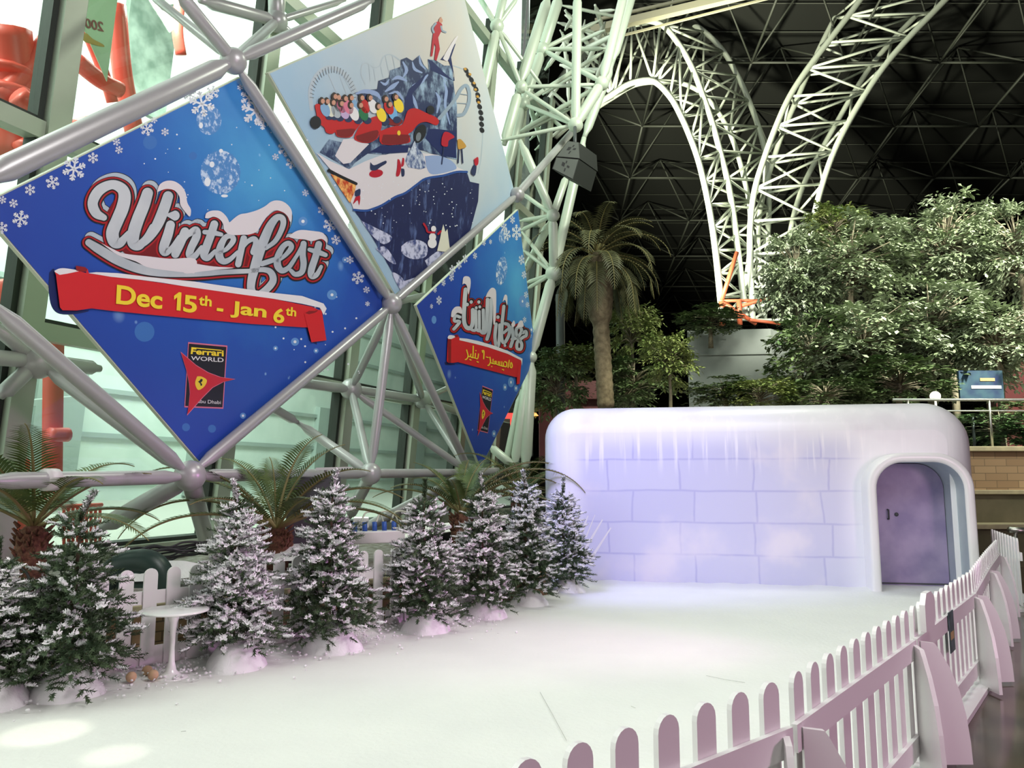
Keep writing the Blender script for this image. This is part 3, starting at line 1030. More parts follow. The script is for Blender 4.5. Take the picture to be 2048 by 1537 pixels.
def dq(x0, x1, up=0, lo=0):
    cap = lambda x: 570 + (x - 236) * .139
    base = lambda x: 608.5 + (x - 236) * .118
    return [(x0 - 2, base(x0) - lo), (x1 - 2, base(x1) - lo), (x1, cap(x1) + up), (x0, cap(x0) + up)]


for body, q in (('Dec', dq(234, 326)), ('5', dq(368, 395, 1)), ('th', [(397, 611), (423, 614), (424, 593), (398, 590)]), ('-', [(433, 622), (446, 624), (447, 618), (434, 616)]),
                ('Jan', dq(462, 534)), ('6', dq(548, 570, 2)), ('th', [(571, 631), (592, 634), (593, 616), (572, 613)])):
    b1.text('date_lettering', body, q, P['yellow'], 13, .028)

b1.art('date_lettering', [[(348, 592), (358, 584.5), (363, 585.5), (361, 622), (353, 621), (354.5, 595), (348, 600)]], P['yellow'], 13)


def logo(b, T, sc, txt):
    R = T([(310, 125), (980, 185), (910, 1265), (245, 1240)])
    def inset(pl, k):
        cx, cy = sum(p[0] for p in pl) / len(pl), sum(p[1] for p in pl) / len(pl)
        return [(cx + (x - cx) * k, cy + (y - cy) * k) for x, y in pl]
    b.art('emblem_border', [R], P['pink'], 2)
    em = b.art('emblem_plate', [inset(R, .955)], P['black'], 3)
    star = [(195, 310), (300, 400), (450, 530), (650, 650), (850, 725), (1090, 760), (900, 805), (720, 900), (560, 1060), (420, 1220), (300, 1355), (325, 1200), (345, 1000), (335, 830), (290, 620), (235, 440)]
    st = T(star)
    b.art('emblem_star_border', [inset(st, 1.05)], P['pink'], 4)
    b.art('emblem_star', [st[:]], P['star'], 5)
    b.art('emblem_shield', [smooth(T([(465, 710), (540, 715), (630, 775), (590, 880), (490, 945), (440, 880), (432, 800)]), 3)], P['shield'], 6)
    b.art('emblem_horse', [T([(500, 790), (530, 750), (560, 765), (548, 800), (525, 815), (550, 845), (545, 870), (525, 870), (520, 840), (500, 815), (478, 800)])], P['black'], 7)
    b.text('emblem_lettering', 'Ferrari', T([(352, 330), (918, 372), (918, 262), (365, 228)]), P['yellow'], 4, .03)
    b.art('emblem_bar', [T([(365, 210), (880, 258), (880, 275), (365, 228)])], P['yellow'], 4)
    b.text('emblem_lettering', 'WORLD', T([(355, 432), (915, 470), (915, 396), (360, 362)]), P['white'], 4, .012)
    b.text('emblem_lettering', 'abu Dhabi', T([(475, 1165), (868, 1185), (868, 1128), (478, 1102)]), P['white'], 4, .0)


logo(b1, D_, 1, 1)
random.seed(5)
fl1 = [(404, 208, 26), (380, 190, 14), (425, 185, 14), (512, 222, 30), (498, 195, 18), (528, 240, 20), (294, 258, 14), (330, 264, 8), (238, 300, 8), (233, 284, 8), (186, 316, 11), (148, 338, 24), (105, 365, 14), (60, 380, 11),
       (41, 438, 17), (27, 407, 9), (4, 456, 12), (5, 400, 8), (551, 314, 7), (571, 298, 16), (583, 326, 12), (611, 386, 7), (645, 420, 10), (660, 450, 14), (672, 480, 10), (614, 352, 8), (716, 556, 13), (733, 580, 7), (700, 520, 8), (735, 608, 5), (308, 240, 7), (480, 175, 6)]
b1.art('snowflake', [snowflake(x, y, r, .3 + .2 * (i % 3)) for i, (x, y, r) in enumerate(fl1)], P['flake'], 2)
b1.art('sparkle', [circ(x, y, r, n=10) for x, y, r in [(random.uniform(180, 700), random.uniform(230, 420), random.choice((1, 1.3, 1.8))) for _ in range(60)] + [(611 + random.uniform(-60, 110), 620 + random.uniform(-30, 130), random.choice((1.2, 2))) for _ in range(25)] if abs(x - 440) < 330 and y > 155 + abs(x - 480) * .75], P['flake'], 1)
b1.art('glow_spot', [circ(*c) for c in ((606, 443, 9), (590, 684, 8), (551, 697, 5), (632, 702, 5), (486, 832, 6), (690, 520, 6), (664, 590, 10))], P['halo'], .5)
b1.art('glow_core', [circ(x, y, r, n=10) for x, y, r in ((606, 443, 3.4), (590, 684, 3), (551, 697, 2), (632, 702, 2), (486, 832, 2.6), (690, 520, 2), (664, 590, 3))], P['flake'], 1)
b1.art('pale_bubble', [circ(289, 664, 20), circ(386, 312, 8), circ(372, 855, 8), circ(424, 858, 8), circ(300, 285, 14)], P['bubble'], .4)
b1.art('bauble', [circ(441, 345, 40, 44), circ(418, 240, 25, 30)], P['glowdots'], .6)
b1.art('bauble_glint', [circ(415, 364, 6, 9), circ(424, 329, 5, 6), circ(402, 251, 4, 6), circ(449, 392, 7, 3), circ(442, 302, 4, 4), circ(418, 215, 3, 3)], P['flake'], 1)

# ---- poster of the winter rides
b2 = Banner([(924, -22), (1031, 391), (789, 591), (536, 146)], 'pale diamond poster of a red coaster train before a snowy mountain', 'banner', -.10, M['sky_print'])
gs = lambda pts, w: [ribbon(G_(pts), w, n=4)]
b2.art('distant_track', gs([(270, 930), (258, 780), (300, 660), (370, 590), (450, 577), (540, 625), (600, 700), (655, 800)], 8) + gs([(730, 720), (695, 640), (700, 560), (740, 540), (800, 578), (850, 560), (880, 490), (930, 465), (990, 490), (1045, 535)], 2.4)
       + gs([(1480, 560), (1590, 610), (1660, 730), (1700, 900), (1730, 1100), (1718, 1330), (1690, 1480)], 2) + [q for x0, y0, x1, y1 in ((410, 630, 490, 810), (510, 650, 570, 810), (540, 650, 620, 800), (760, 560, 770, 690), (800, 590, 815, 690), (860, 570, 880, 660), (900, 480, 930, 620), (960, 480, 985, 600)) for q in gs([(x0, y0), (x1, y1)], 1.4)], P['trackpale'], 1)
b2.art('track_ties', [q for k in range(24) for q in gs([(452 - 196 * math.cos(k * PI / 23), 830 - 262 * math.sin(k * PI / 23)), (452 - 165 * math.cos(k * PI / 23), 835 - 215 * math.sin(k * PI / 23))], 1.3)], P['silver_dark'], 2)
mountain = [(1030, 510), (1080, 490), (1130, 520), (1190, 470), (1225, 550), (1270, 600), (1262, 505), (1330, 515), (1400, 560), (1470, 560), (1480, 700), (1490, 780), (1510, 900), (1510, 1362), (1360, 1335), (1240, 1290), (1100, 1260), (900, 1320), (750, 1310), (640, 1390), (590, 1452), (540, 1412), (340, 1300), (420, 1190), (640, 1240), (760, 1200), (850, 1100), (800, 900), (700, 860), (640, 790), (720, 770), (830, 760), (840, 690), (930, 660), (940, 600), (1030, 570)]
b2.art('mountain', [G_(mountain)], P['mount'], 3)
b2.art('mountain_shade', [G_([(1262, 505), (1300, 520), (1400, 620), (1480, 690), (1485, 640), (1440, 520), (1370, 510), (1440, 420), (1500, 370), (1460, 490), (1490, 690), (1460, 680), (1290, 600)]), G_([(1060, 880), (1100, 760), (1180, 690), (1260, 610), (1200, 720), (1130, 800), (1150, 1000), (1080, 1000)]),
                          G_([(1270, 1100), (1330, 1100), (1500, 1120), (1505, 1350), (1380, 1330), (1240, 1180)]), G_([(860, 1240), (1100, 1240), (1090, 1300), (900, 1310), (760, 1300)])], P['navy'], 4)
b2.art('mountain_ridge', [ribbon(G_(p), w, n=3) for p, w in (([(1050, 530), (1080, 600), (1050, 660)], [3, 7, 2]), ([(1130, 530), (1150, 590), (1210, 620)], [2, 6, 3]), ([(1190, 480), (1200, 540), (1240, 590)], [2, 5, 2]), ([(960, 680), (1010, 660), (1080, 690)], [2, 8, 3]),
    ([(900, 780), (960, 740), (1010, 700)], [3, 9, 3]), ([(650, 800), (720, 780), (820, 800), (860, 850)], [3, 8, 9, 2]), ([(1130, 730), (1200, 700), (1260, 640)], [2, 8, 3]), ([(1120, 800), (1150, 870), (1180, 960)], [3, 7, 2]), ([(1330, 790), (1360, 850), (1340, 960)], [2, 7, 3]),
    ([(1400, 700), (1420, 780), (1410, 900), (1450, 1060)], [2, 6, 5, 2]), ([(860, 700), (900, 720), (930, 680)], [2, 6, 2]), ([(930, 800), (1000, 790), (1050, 850)], [2, 7, 3]), ([(1300, 560), (1360, 620), (1420, 690)], [2, 4, 2]))], P['snowblue'], 3.5)
b2.art('snow_slope', [G_([(470, 1330), (540, 1190), (660, 1180), (760, 1230), (700, 1290), (600, 1390), (540, 1400)]), smooth(G_([(1390, 500), (1420, 440), (1490, 330), (1520, 310), (1470, 420), (1430, 520)]), 3)], P['snowp'], 4.5)
plat = [(60, 25), (200, 110), (380, 188), (540, 110), (700, 50), (900, 30), (1100, 30), (1250, 50), (1370, 100), (1440, 170), (1530, 212), (1430, 207), (1300, 242), (1130, 272), (1040, 332), (930, 412), (830, 452), (700, 532), (560, 582), (425, 580), (400, 510), (300, 340), (190, 180)]
b2.art('cliff', [H_([(430, 590), (560, 590), (700, 545), (830, 470), (930, 430), (1040, 350), (1130, 290), (1300, 260), (1430, 225), (1530, 215), (1560, 310), (1650, 330), (1640, 500), (1600, 650), (1560, 800), (1400, 930), (1180, 1170), (915, 1395), (700, 1010), (540, 740)])], P['cliff'], 3)
b2.art('platform', [H_(plat)], P['snowp'], 6)
b2.art('platform_rim', [ribbon(H_([(430, 585), (560, 592), (700, 540), (830, 460), (930, 420), (1040, 340), (1130, 280), (1300, 250), (1430, 215), (1530, 215)]), 4.5, n=4)], P['rim'], 7)
b2.art('ice_pond', [smooth(H_([(1120, 60), (1250, 55), (1370, 100), (1430, 170), (1380, 205), (1200, 240), (1140, 180)]))], P['snowblue'], 6.5)
b2.art('snowy_rock', [smooth(H_(p)) for p in ([(890, 940), (960, 890), (1060, 880), (1140, 930), (1130, 1040), (1000, 1065), (900, 1010)], [(500, 690), (640, 760), (800, 850), (720, 920), (600, 830)], [(1120, 1080), (1240, 990), (1330, 960), (1375, 1000), (1180, 1155)], [(640, 960), (740, 950), (840, 1110), (760, 1080)], [(920, 1280), (1100, 1230), (960, 1370), (900, 1390), (800, 1200), (880, 1230)])], P['snowrock'], 4)
b2.art('right_loop', gs([(1360, 1010), (1430, 930), (1500, 840), (1545, 760), (1590, 730), (1615, 790), (1610, 880), (1570, 970), (1520, 985)], 7) + gs([(1530, 800), (1600, 810)], 1.5) + gs([(1515, 880), (1600, 885)], 1.5), P['trackgrey'], 5)
b2.art('far_train', [q for i, (x, y) in enumerate([(1590, 600), (1610, 640), (1635, 680), (1655, 720), (1675, 760), (1690, 810), (1695, 860), (1705, 910), (1715, 960), (1720, 1010), (1722, 1060), (1725, 1110)]) for q in [circ(*G_([(x, y)])[0], 6, 4, 10, 1.0)]], P['black'], 5)
b2.art('far_rider', [circ(*G_([(x - 4, y - 6)])[0], 3.2, 2.6, 10, .5) for x, y in [(1585, 595), (1625, 640), (1660, 715), (1672, 770), (1690, 830), (1700, 880)]], P['tan'], 5.5)
b2.art('car_body', [smooth(G_(p), 3) for p in ([(850, 1120), (960, 1080), (1045, 1060), (1090, 945), (1160, 925), (1240, 960), (1330, 1000), (1357, 1040), (1330, 1070), (1250, 1040), (1180, 1060), (1130, 1120), (1095, 1145), (1110, 1180), (1090, 1222), (870, 1232)],
                                            [(640, 1150), (700, 1050), (830, 990), (870, 1050), (850, 1140), (820, 1190), (740, 1222), (640, 1195)], [(470, 1110), (480, 1030), (600, 1010), (690, 1040), (640, 1120), (600, 1172), (490, 1165)],
                                            [(380, 1090), (325, 1040), (310, 960), (300, 895), (350, 895), (400, 990), (500, 1000), (470, 1130), (400, 1135)])], P['carred'], 8)
b2.art('car_shade', [smooth(G_(p), 3) for p in ([(880, 1150), (1090, 1150), (1100, 1180), (1080, 1222), (880, 1230)], [(650, 1160), (830, 1110), (820, 1185), (740, 1218), (660, 1195)], [(480, 1110), (640, 1100), (590, 1168), (495, 1160)], [(880, 1050), (960, 1000), (1050, 1030), (1000, 1075)])], P['cardark'], 8.5)
b2.art('wheel', [circ(*G_([(1195, 1140)])[0], 11, 19, 20, .4), circ(*G_([(305, 1045)])[0], 11, 13, 20), circ(*G_([(1285, 940)])[0], 8, 9, 20)], P['black'], 9)
b2.art('wheel_hub', [circ(*G_([(1182, 1168)])[0], 5, 9, 20, .2)], P['silver_dark'], 9.5)
b2.art('car_badge', [circ(*G_([(1015, 1135)])[0], 3.4, 5, 20)], P['shield'], 9.5)
rid = [(470, 820, 'black'), (500, 828, 'pink'), (560, 838, 'pink'), (610, 832, 'sky'), (700, 832, 'carred'), (770, 832, 'white'), (905, 842, 'carred'), (990, 825, 'yellow'),
       (362, 860, 'sky'), (405, 862, 'cream'), (455, 872, 'silver'), (525, 880, 'lilac'), (608, 895, 'white'), (688, 895, 'green'), (842, 905, 'yellow'), (938, 888, 'ice')]
for c in sorted(set(r[2] for r in rid)):
    b2.art('rider_shirt', [circ(*G_([(x + 24, y + 75)])[0], 9, 15, 20, -.35) for x, y, k in rid if k == c], P[c], 10)
b2.art('rider_hair', [circ(*G_([(x - 8, y + 2)])[0], 5.5, 8, 16) for x, y, k in rid], P['hair'], 10.5)
b2.art('rider_face', [circ(*G_([(x + 4, y + 4)])[0], 4, 5, 16) for x, y, k in rid], P['skin'], 11)
b2.art('rider_trousers', [circ(*G_([(x + 60, y + 135)])[0], 8, 7, 16) for x, y, k in rid[8:]], P['trouser'], 9.8)
b2.art('skier_suit', [G_([(1330, 190), (1360, 180), (1385, 210), (1380, 260), (1350, 320), (1365, 420), (1335, 520), (1318, 510), (1330, 400), (1318, 370), (1300, 480), (1285, 480), (1300, 340), (1310, 270)])], P['scarf'], 6)
b2.art('skier_arm', gs([(1330, 200), (1302, 240), (1312, 275)], 4) + gs([(1375, 225), (1385, 260), (1415, 275)], 3.4), P['trackgrey'], 6.5)
b2.art('skier_head', [circ(*G_([(1372, 175)])[0], 4, 5, 16), G_([(1360, 170), (1375, 140), (1385, 172)])], P['skin'], 6.8)
b2.art('lit_hut', [H_([(200, 232), (450, 335), (440, 400), (390, 520), (310, 400)])], P['hut'], 7)
b2.art('hut_roof', [ribbon(H_([(185, 200), (300, 260), (450, 330)]), 6, n=3)], P['black'], 7.5)
b2.art('frosted_fir', [H_([(1020, -90), (1060, -10), (1100, 40), (1135, 170), (1080, 190), (960, 170), (930, 110), (950, 40), (990, -20)])], P['firp'], 8)
b2.art('rubber_ring', [circ(*H_([(645, 230)])[0], 14, 8, 20, -.15)], P['scarf'], 8)
b2.art('ring_rider', [smooth(H_([(590, 120), (625, 150), (700, 120), (740, 105), (745, 130), (690, 165), (640, 200), (590, 190)]), 3)], P['trouser'], 9)
b2.art('skater', [smooth(H_(p), 3) for p in ([(855, 90), (875, 100), (890, 170), (870, 250), (840, 250), (850, 170)], [(905, 75), (920, 90), (915, 150), (890, 160)], [(445, 460), (490, 450), (480, 540), (465, 490), (420, 530)], [(1600, 90), (1640, 70), (1640, 140), (1610, 150)])] + [smooth(G_([(1380, 1180), (1400, 1130), (1440, 1130), (1490, 1170), (1440, 1200), (1430, 1250), (1380, 1240)]), 3)], P['scarf'], 9)
b2.art('skater_legs', [smooth(H_(p), 3) for p in ([(890, 180), (920, 190), (920, 250), (895, 255)], [(1595, 145), (1625, 145), (1610, 250), (1570, 220)], [(440, 400), (490, 380), (485, 450), (440, 450)])] + gs([(1400, 1250), (1380, 1400)], 2.5) + gs([(1530, 1250), (1520, 1390)], 2.5) + gs([(1550, 1250), (1560, 1390)], 2.5), P['trouser'], 8.8)
b2.art('walker', [smooth(G_([(1515, 1190), (1545, 1190), (1590, 1250), (1550, 1270), (1520, 1270)]), 3)], P['tan'], 9)
b2.art('snowman', [circ(*H_([(1205, 770)])[0], 5, 6, 20), circ(*H_([(1195, 850)])[0], 7, 8, 20), circ(*H_([(1192, 910)])[0], 9, 10, 20)], P['white'], 9)
b2.art('snowman_scarf', [ribbon(H_([(1110, 720), (1135, 760), (1150, 800), (1215, 805)]), 4, n=4), ribbon(H_([(1250, 820), (1275, 795)]), 4, n=3)], P['scarf'], 9.5)
b2.art('frosted_tree', [H_([(1300, 725), (1320, 800), (1340, 770), (1355, 900), (1370, 1000), (1240, 985), (1270, 860), (1280, 800)])], P['cream'], 9)
random.seed(8)
b2.art('snow_speck', [circ(*H_([(random.uniform(480, 1600), y)])[0], random.choice((.6, .9, 1.3)), n=10) for y in [random.uniform(300, 760) for _ in range(80)]], P['flake'], 8)

# ---- banner with the arabic lettering
b3 = Banner([(1036, 419), (1072, 713), (961, 937), (832, 611)], 'narrow blue diamond banner with silver Arabic lettering at the far end of the frame', 'banner', -.10, M['blue_print2'])
kE = .1822
ST3 = [([(548, 1178), (500, 1165), (488, 1220), (545, 1228), (500, 1290), (480, 1310)], 34), ([(610, 875), (600, 1000), (592, 1200), (615, 1285), (660, 1300), (688, 1240), (690, 1100)], 44),
       ([(640, 1290), (700, 1325), (725, 1290), (722, 1110)], 32), ([(725, 1310), (755, 1330), (762, 1290), (760, 1115)], 32), ([(762, 1320), (795, 1345), (806, 1290), (804, 1100)], 34),
       ([(852, 985), (842, 1250), (825, 1340), (795, 1350)], 40), ([(893, 985), (886, 1200), (868, 1340), (845, 1420)], 38), ([(945, 1255), (932, 1390), (945, 1490), (965, 1500), (982, 1400), (986, 1265)], 36),
       ([(1030, 1060), (1012, 1240), (1005, 1400), (1030, 1460), (1070, 1410), (1095, 1330), (1080, 1265), (1045, 1250)], 36), ([(1030, 1350), (1075, 1310)], 30), ([(1118, 1290), (1132, 1400), (1105, 1500)], 36),
       ([(1120, 1420), (1180, 1400), (1225, 1330), (1200, 1285), (1165, 1320), (1180, 1400), (1225, 1470), (1215, 1530), (1175, 1520), (1180, 1450), (1240, 1400), (1275, 1380), (1270, 1335), (1240, 1350)], 34)]
dots3 = [(628, 1040, 20), (672, 1012, 20), (755, 1012, 19), (727, 1076, 17), (766, 1066, 17), (965, 1178, 20), (1042, 1490, 16)]
for nme, g, dx, dy, mk, ly in (('outline', 5.4, .4, .4, 'ink', 3), ('backing', 4.2, 0, 0, 'red', 4), ('shadow', 1.5, 1.2, -1.6, 'ink', 6), ('lettering', 0, 0, 0, 'silver', 7)):
    pl = []
    for pts, w in ST3:
        pl.append(ribbon(E_(pts), w * kE, g, dx, dy))
    pl += [circ(820 + x * kE + dx, 420 + y * kE + dy, r * kE * .9 + g, r * kE + g) for x, y, r in dots3]
    b3.art(nme, pl, P[mk], ly)
b3.art('snow_cap', [smooth(E_(p)) for p in ([(575, 820), (585, 745), (620, 728), (660, 750), (665, 830), (640, 930), (625, 840), (600, 810)], [(450, 1170), (460, 1110), (500, 1065), (560, 1070), (570, 1140), (520, 1130), (470, 1180)], [(830, 960), (850, 910), (890, 860), (930, 865), (947, 930), (940, 1200), (915, 1250), (910, 1010), (880, 960)],
                                            [(1015, 1010), (1040, 935), (1068, 950), (1065, 1050), (1045, 990)], [(1110, 1260), (1140, 1215), (1155, 1260), (1130, 1290)], [(1165, 1300), (1200, 1225), (1235, 1220), (1245, 1280), (1200, 1290)])], P['snowp'], 8)
b3.art('ribbon_shadow', [smooth(F_([(250, 190), (290, 160), (320, 440), (420, 450), (290, 465), (250, 430)])), F_([(975, 600), (1000, 480), (1010, 660), (985, 655)])], P['navy'], 1)
b3.art('ribbon', [F_([(388, 190), (560, 245), (750, 290), (900, 345), (1042, 410), (1020, 590), (970, 585), (395, 436)])], P['ribbon'], 9)
b3.art('ribbon_lining', [F_([(388, 186), (480, 193), (600, 218), (750, 262), (900, 318), (1050, 400), (1045, 470), (1035, 415), (900, 350), (700, 282), (560, 245), (400, 208)]), smooth(F_([(283, 180), (300, 158), (340, 160), (365, 175), (330, 195), (292, 198)]), 3)], P['white'], 10)
b3.art('ribbon_roll', [F_([(285, 195), (275, 425), (290, 440), (340, 442), (396, 432), (405, 185), (385, 150), (360, 180), (320, 198)]), F_([(1002, 470), (1037, 445), (1035, 480), (1022, 655), (990, 662)])], P['ribbon'], 11)
b3.art('ribbon_fold', [F_([(350, 158), (385, 150), (395, 170), (365, 182)]), F_([(285, 200), (320, 200), (318, 440), (290, 438)])], P['ribbon_dark'], 11.5)
AR = ''.join(chr(c) for c in (0xFEAE, 0xFEF3, 0xFE8E, 0xFEE8, 0xFEF3))  # placed letter by letter in reading shapes
ar_strokes = [([(478, 310), (492, 370), (480, 400), (465, 408)], 12), ([(492, 372), (512, 378), (522, 352)], 11), ([(518, 376), (540, 384), (546, 270)], 12), ([(540, 386), (562, 390), (568, 345)], 11), ([(565, 392), (590, 398), (600, 350)], 11),
              ([(637, 318), (655, 322), (652, 400)], 12), ([(640, 320), (640, 335)], 10), ([(680, 382), (700, 388)], 10),
              ([(716, 385), (722, 430), (708, 462), (696, 468)], 12), ([(722, 438), (745, 446), (748, 405)], 11), ([(745, 448), (775, 452), (780, 425), (765, 430), (772, 452)], 11), ([(780, 452), (800, 462), (803, 428)], 10), ([(800, 462), (815, 466), (818, 430)], 10), ([(818, 466), (834, 470), (838, 430)], 10),
              ([(836, 472), (852, 475), (856, 440)], 11), ([(868, 430), (888, 440), (884, 480), (856, 476)], 12), ([(915, 415), (902, 490)], 11), ([(930, 440), (924, 480), (938, 492), (945, 470), (938, 440), (930, 440)], 11)]
ad = [(512, 408), (522, 412), (573, 316), (585, 430), (596, 434), (735, 480), (845, 510), (856, 514)]
b3.art('date_lettering', [ribbon(F_(p), w * .1952, n=4) for p, w in ar_strokes] + [circ(*F_([d])[0], 1.2, 1.3, 10) for d in ad], P['yellow'], 13)


def F2_(p):   # the emblem of the first banner carried over to this one
    out = []
    for x, y in p:
        a, c = (x - 310) / 670.0, (y - 125) / 1115.0
        X = 640 + a * 110 - c * 42
        Y = 675 + a * 18 + c * 462
        out.append((840 + X * .1952, 640 + Y * .1952))
    return out


logo(b3, F2_, 1, 1)
fl3 = [(1014, 470, 12), (1033, 465, 16), (1043, 520, 10), (1008, 455, 10), (1025, 440, 8), (1052, 590, 7), (905, 540, 10), (918, 530, 9), (930, 518, 9), (950, 512, 7), (878, 601, 9), (863, 613, 5), (968, 486, 6), (981, 484, 5), (903, 555, 8), (887, 566, 7), (1049, 640, 6), (1060, 672, 5), (1055, 610, 6), (870, 580, 6), (1048, 550, 8)]
b3.art('snowflake', [snowflake(x, y, r, .3 + .2 * (i % 3), .62) for i, (x, y, r) in enumerate(fl3)], P['flake'], 2)
b3.art('glow_spot', [circ(x, y, r * .6, r) for x, y, r in ((1045, 603, 12), (1063, 660, 6), (1022, 765, 10), (1010, 775, 7), (1032, 777, 7), (988, 868, 7), (868, 640, 8))], P['halo'], .5)
b3.art('glow_core', [circ(x, y, 1.6, 2.8, 10) for x, y in ((1045, 603), (1063, 660), (1022, 765), (1010, 775), (1032, 777), (988, 868))], P['flake'], 1)
b3.art('bauble', [circ(1003, 542, 11, 29, 20, .12), circ(1006, 473, 8, 16, 20, .1)], P['glowdots'], .6)
b3.art('bauble_glint', [circ(994, 550, 1.6, 5), circ(1000, 528, 1.6, 4), circ(1002, 566, 1.8, 3)], P['flake'], 1)

# ------------------------------------------------------------------ picket fences
def picket_pts(w, z0, z1, n=9):
    r = w / 2
    return [(-r, z0), (r, z0)] + [(r * math.cos(PI * k / n), z1 - r + r * math.sin(PI * k / n)) for k in range(n + 1)]


def fence_panel(p0, p1, n, label, group, pw_=.104, h=.86, front=1, rails=((.64, .10), (.14, .10)), buttress=True, plate=True, name='picket_fence', z=0.0):
    p0, p1 = Vector((*p0, 0)), Vector((*p1, 0))
    d = (p1 - p0)
    L = d.length
    d.normalize()
    nrm = Vector((d.y, -d.x, 0)) * front             # the side the rails are on
    t = thing(name, (p0.x, p0.y, z), label, 'fence', group)
    for k in range(n):
        s = (k + .5) * L / n
        m = MB()
        c = p0 + d * s + Vector((0, 0, z))
        m.prism([c + d * a + Vector((0, 0, b)) - nrm * .010 for a, b in picket_pts(pw_, .05, h)], nrm * .020)
        m.build('picket', M['white_paint'], t)
    for zz, hh in rails:
        m = MB()
        m.bar(p0 + nrm * .022 + Vector((0, 0, z + zz)), p1 + nrm * .022 + Vector((0, 0, z + zz)), .022, hh)
        m.build('rail', M['white_paint'], t)
    if plate:
        m = MB()
        m.bar(p0 + nrm * .03 + Vector((0, 0, z + .0)), p1 + nrm * .03 + Vector((0, 0, z + .0)), .13, .036)
        m.build('base_plate', M['white_paint'], t)
    if buttress:
        prof = [(0, .0), (.255, .0), (.25, .12), (.235, .26), (.205, .40), (.155, .53), (.10, .63), (.08, .66), (.0, .67)]
        for s, k in ((.05, 1), (L - .05, -1)):           # the two braces of a joint stand splayed
            m = MB()
            e = (nrm * .75 + d * .62).normalized() if k > 0 else (nrm * .6 - d * .8).normalized()
            w = Vector((-e.y, e.x, 0))
            c = p0 + d * s + nrm * .034 + Vector((0, 0, z))
            m.prism([c + e * a + Vector((0, 0, b)) - w * .012 for a, b in prof], w * .024)
            m.build('buttress', M['white_paint'], t)
    return t


labs = ['white picket fence panel nearest the lens, pickets cut off by the lower edge', 'white picket fence panel second from the near end, above the marble floor', 'white picket fence panel carrying a small dark notice',
        'white picket fence panel seen end on between the notice and the igloo door', 'white picket fence panel reaching the corner of the igloo']
for (a, b), l in zip(zip(FR, FR[1:]), labs):
    a, b = Vector(a), Vector(b)
    u = (b - a).normalized() * .015
    L = (b - a).length
    fence_panel(a + u, b - u, max(3, round(L / .192)), l, 'picket fence panels along the marble floor', front=1)
fence_panel((6.17, 9.55), (6.95, 11.35), 10, 'white picket fence panel standing behind the bend, tops fanning to the right', 'picket fence panels along the marble floor', front=1, buttress=False)
m = MB()
m.box((0, -.012, .0), (.88, .012, .64), bev=.006)
o = m.build('white_board', M['white_paint'])
o.location = (6.16, 9.44, -.018)
o.rotation_euler = (0, 0, .03)
tag(o, 'plain white board panel standing at the right edge of the picture', 'board')
# notice and white cap on the third panel
d3 = (Vector(FR[3]) - Vector(FR[2])).normalized()
n3 = Vector((d3.y, -d3.x))
M['notice'] = mat('dark printed notice', (.03, .05, .06), .4, var=(.10, .16, .17), vs=14)
_r = ray(1890, 1275)
_p = CAM + _r * (n3.dot(Vector(FR[2])) / n3.dot(_r.to_2d()))
q = _p.to_2d()
nt_ = thing('notice', (q.x, q.y, .5), 'small dark notice fixed to the third fence panel', 'sign')
m = MB()
for (w, lo, hi, mi) in ((.17, .45, .71, 0),):
    m.prism([Vector((q.x + n3.x * .04 + d3.x * s * w / 2, q.y + n3.y * .036 + d3.y * s * w / 2, z)) for s, z in ((-1, lo), (1, lo), (1, hi), (-1, hi))], Vector((n3.x, n3.y, 0)) * .006)
m.build('board', M['notice'], nt_)
M['tan_strip'] = mat('tan print', (.45, .33, .15), .5)
m = MB()
m.prism([Vector((q.x + n3.x * .043 + d3.x * s * .06, q.y + n3.y * .043 + d3.y * s * .06, z)) for s, z in ((-1, .53), (1, .53), (1, .58), (-1, .58))], Vector((n3.x, n3.y, 0)) * .002)
m.build('printed_strip', M['tan_strip'], nt_)
q = Vector(FR[2]) + d3 * .22
m = MB()
m.prism([Vector((q.x + n3.x * .04 + d3.x * a, q.y + n3.y * .04 + d3.y * a, .82 + b)) for a, b in [(-.14, -.10), (.10, -.12), (.14, .0), (.12, .08), (.05, .11), (-.08, .11), (-.14, .05)]], Vector((n3.x, n3.y, 0)) * .03)
tag(m.build('fence_cap', M['white_paint']), 'rounded white plate fixed over the picket tops beside the notice', 'plate')
# left run, behind the trees
ld = (LF1 - LF0).normalized()
LL = (LF1 - LF0).length
labs = ['white picket fence panel at the left edge behind the bare green fir', 'white picket fence panel behind the round white table', 'white picket fence panel between the heavily flocked fir and the tall one', 'white picket fence panel farthest along, behind the small distant firs']
for k in range(4):
    a, b = LF0 + ld * (LL * k / 4 + .015), LF0 + ld * (LL * (k + 1) / 4 - .015)
    fence_panel(a, b, 8, labs[k], 'picket fence panels behind the firs', pw_=.112, h=.84, front=-1, rails=((.60, .11), (.12, .16)), buttress=False, plate=False)

# ------------------------------------------------------------------ planter behind the left fence
M['brickwall'] = None


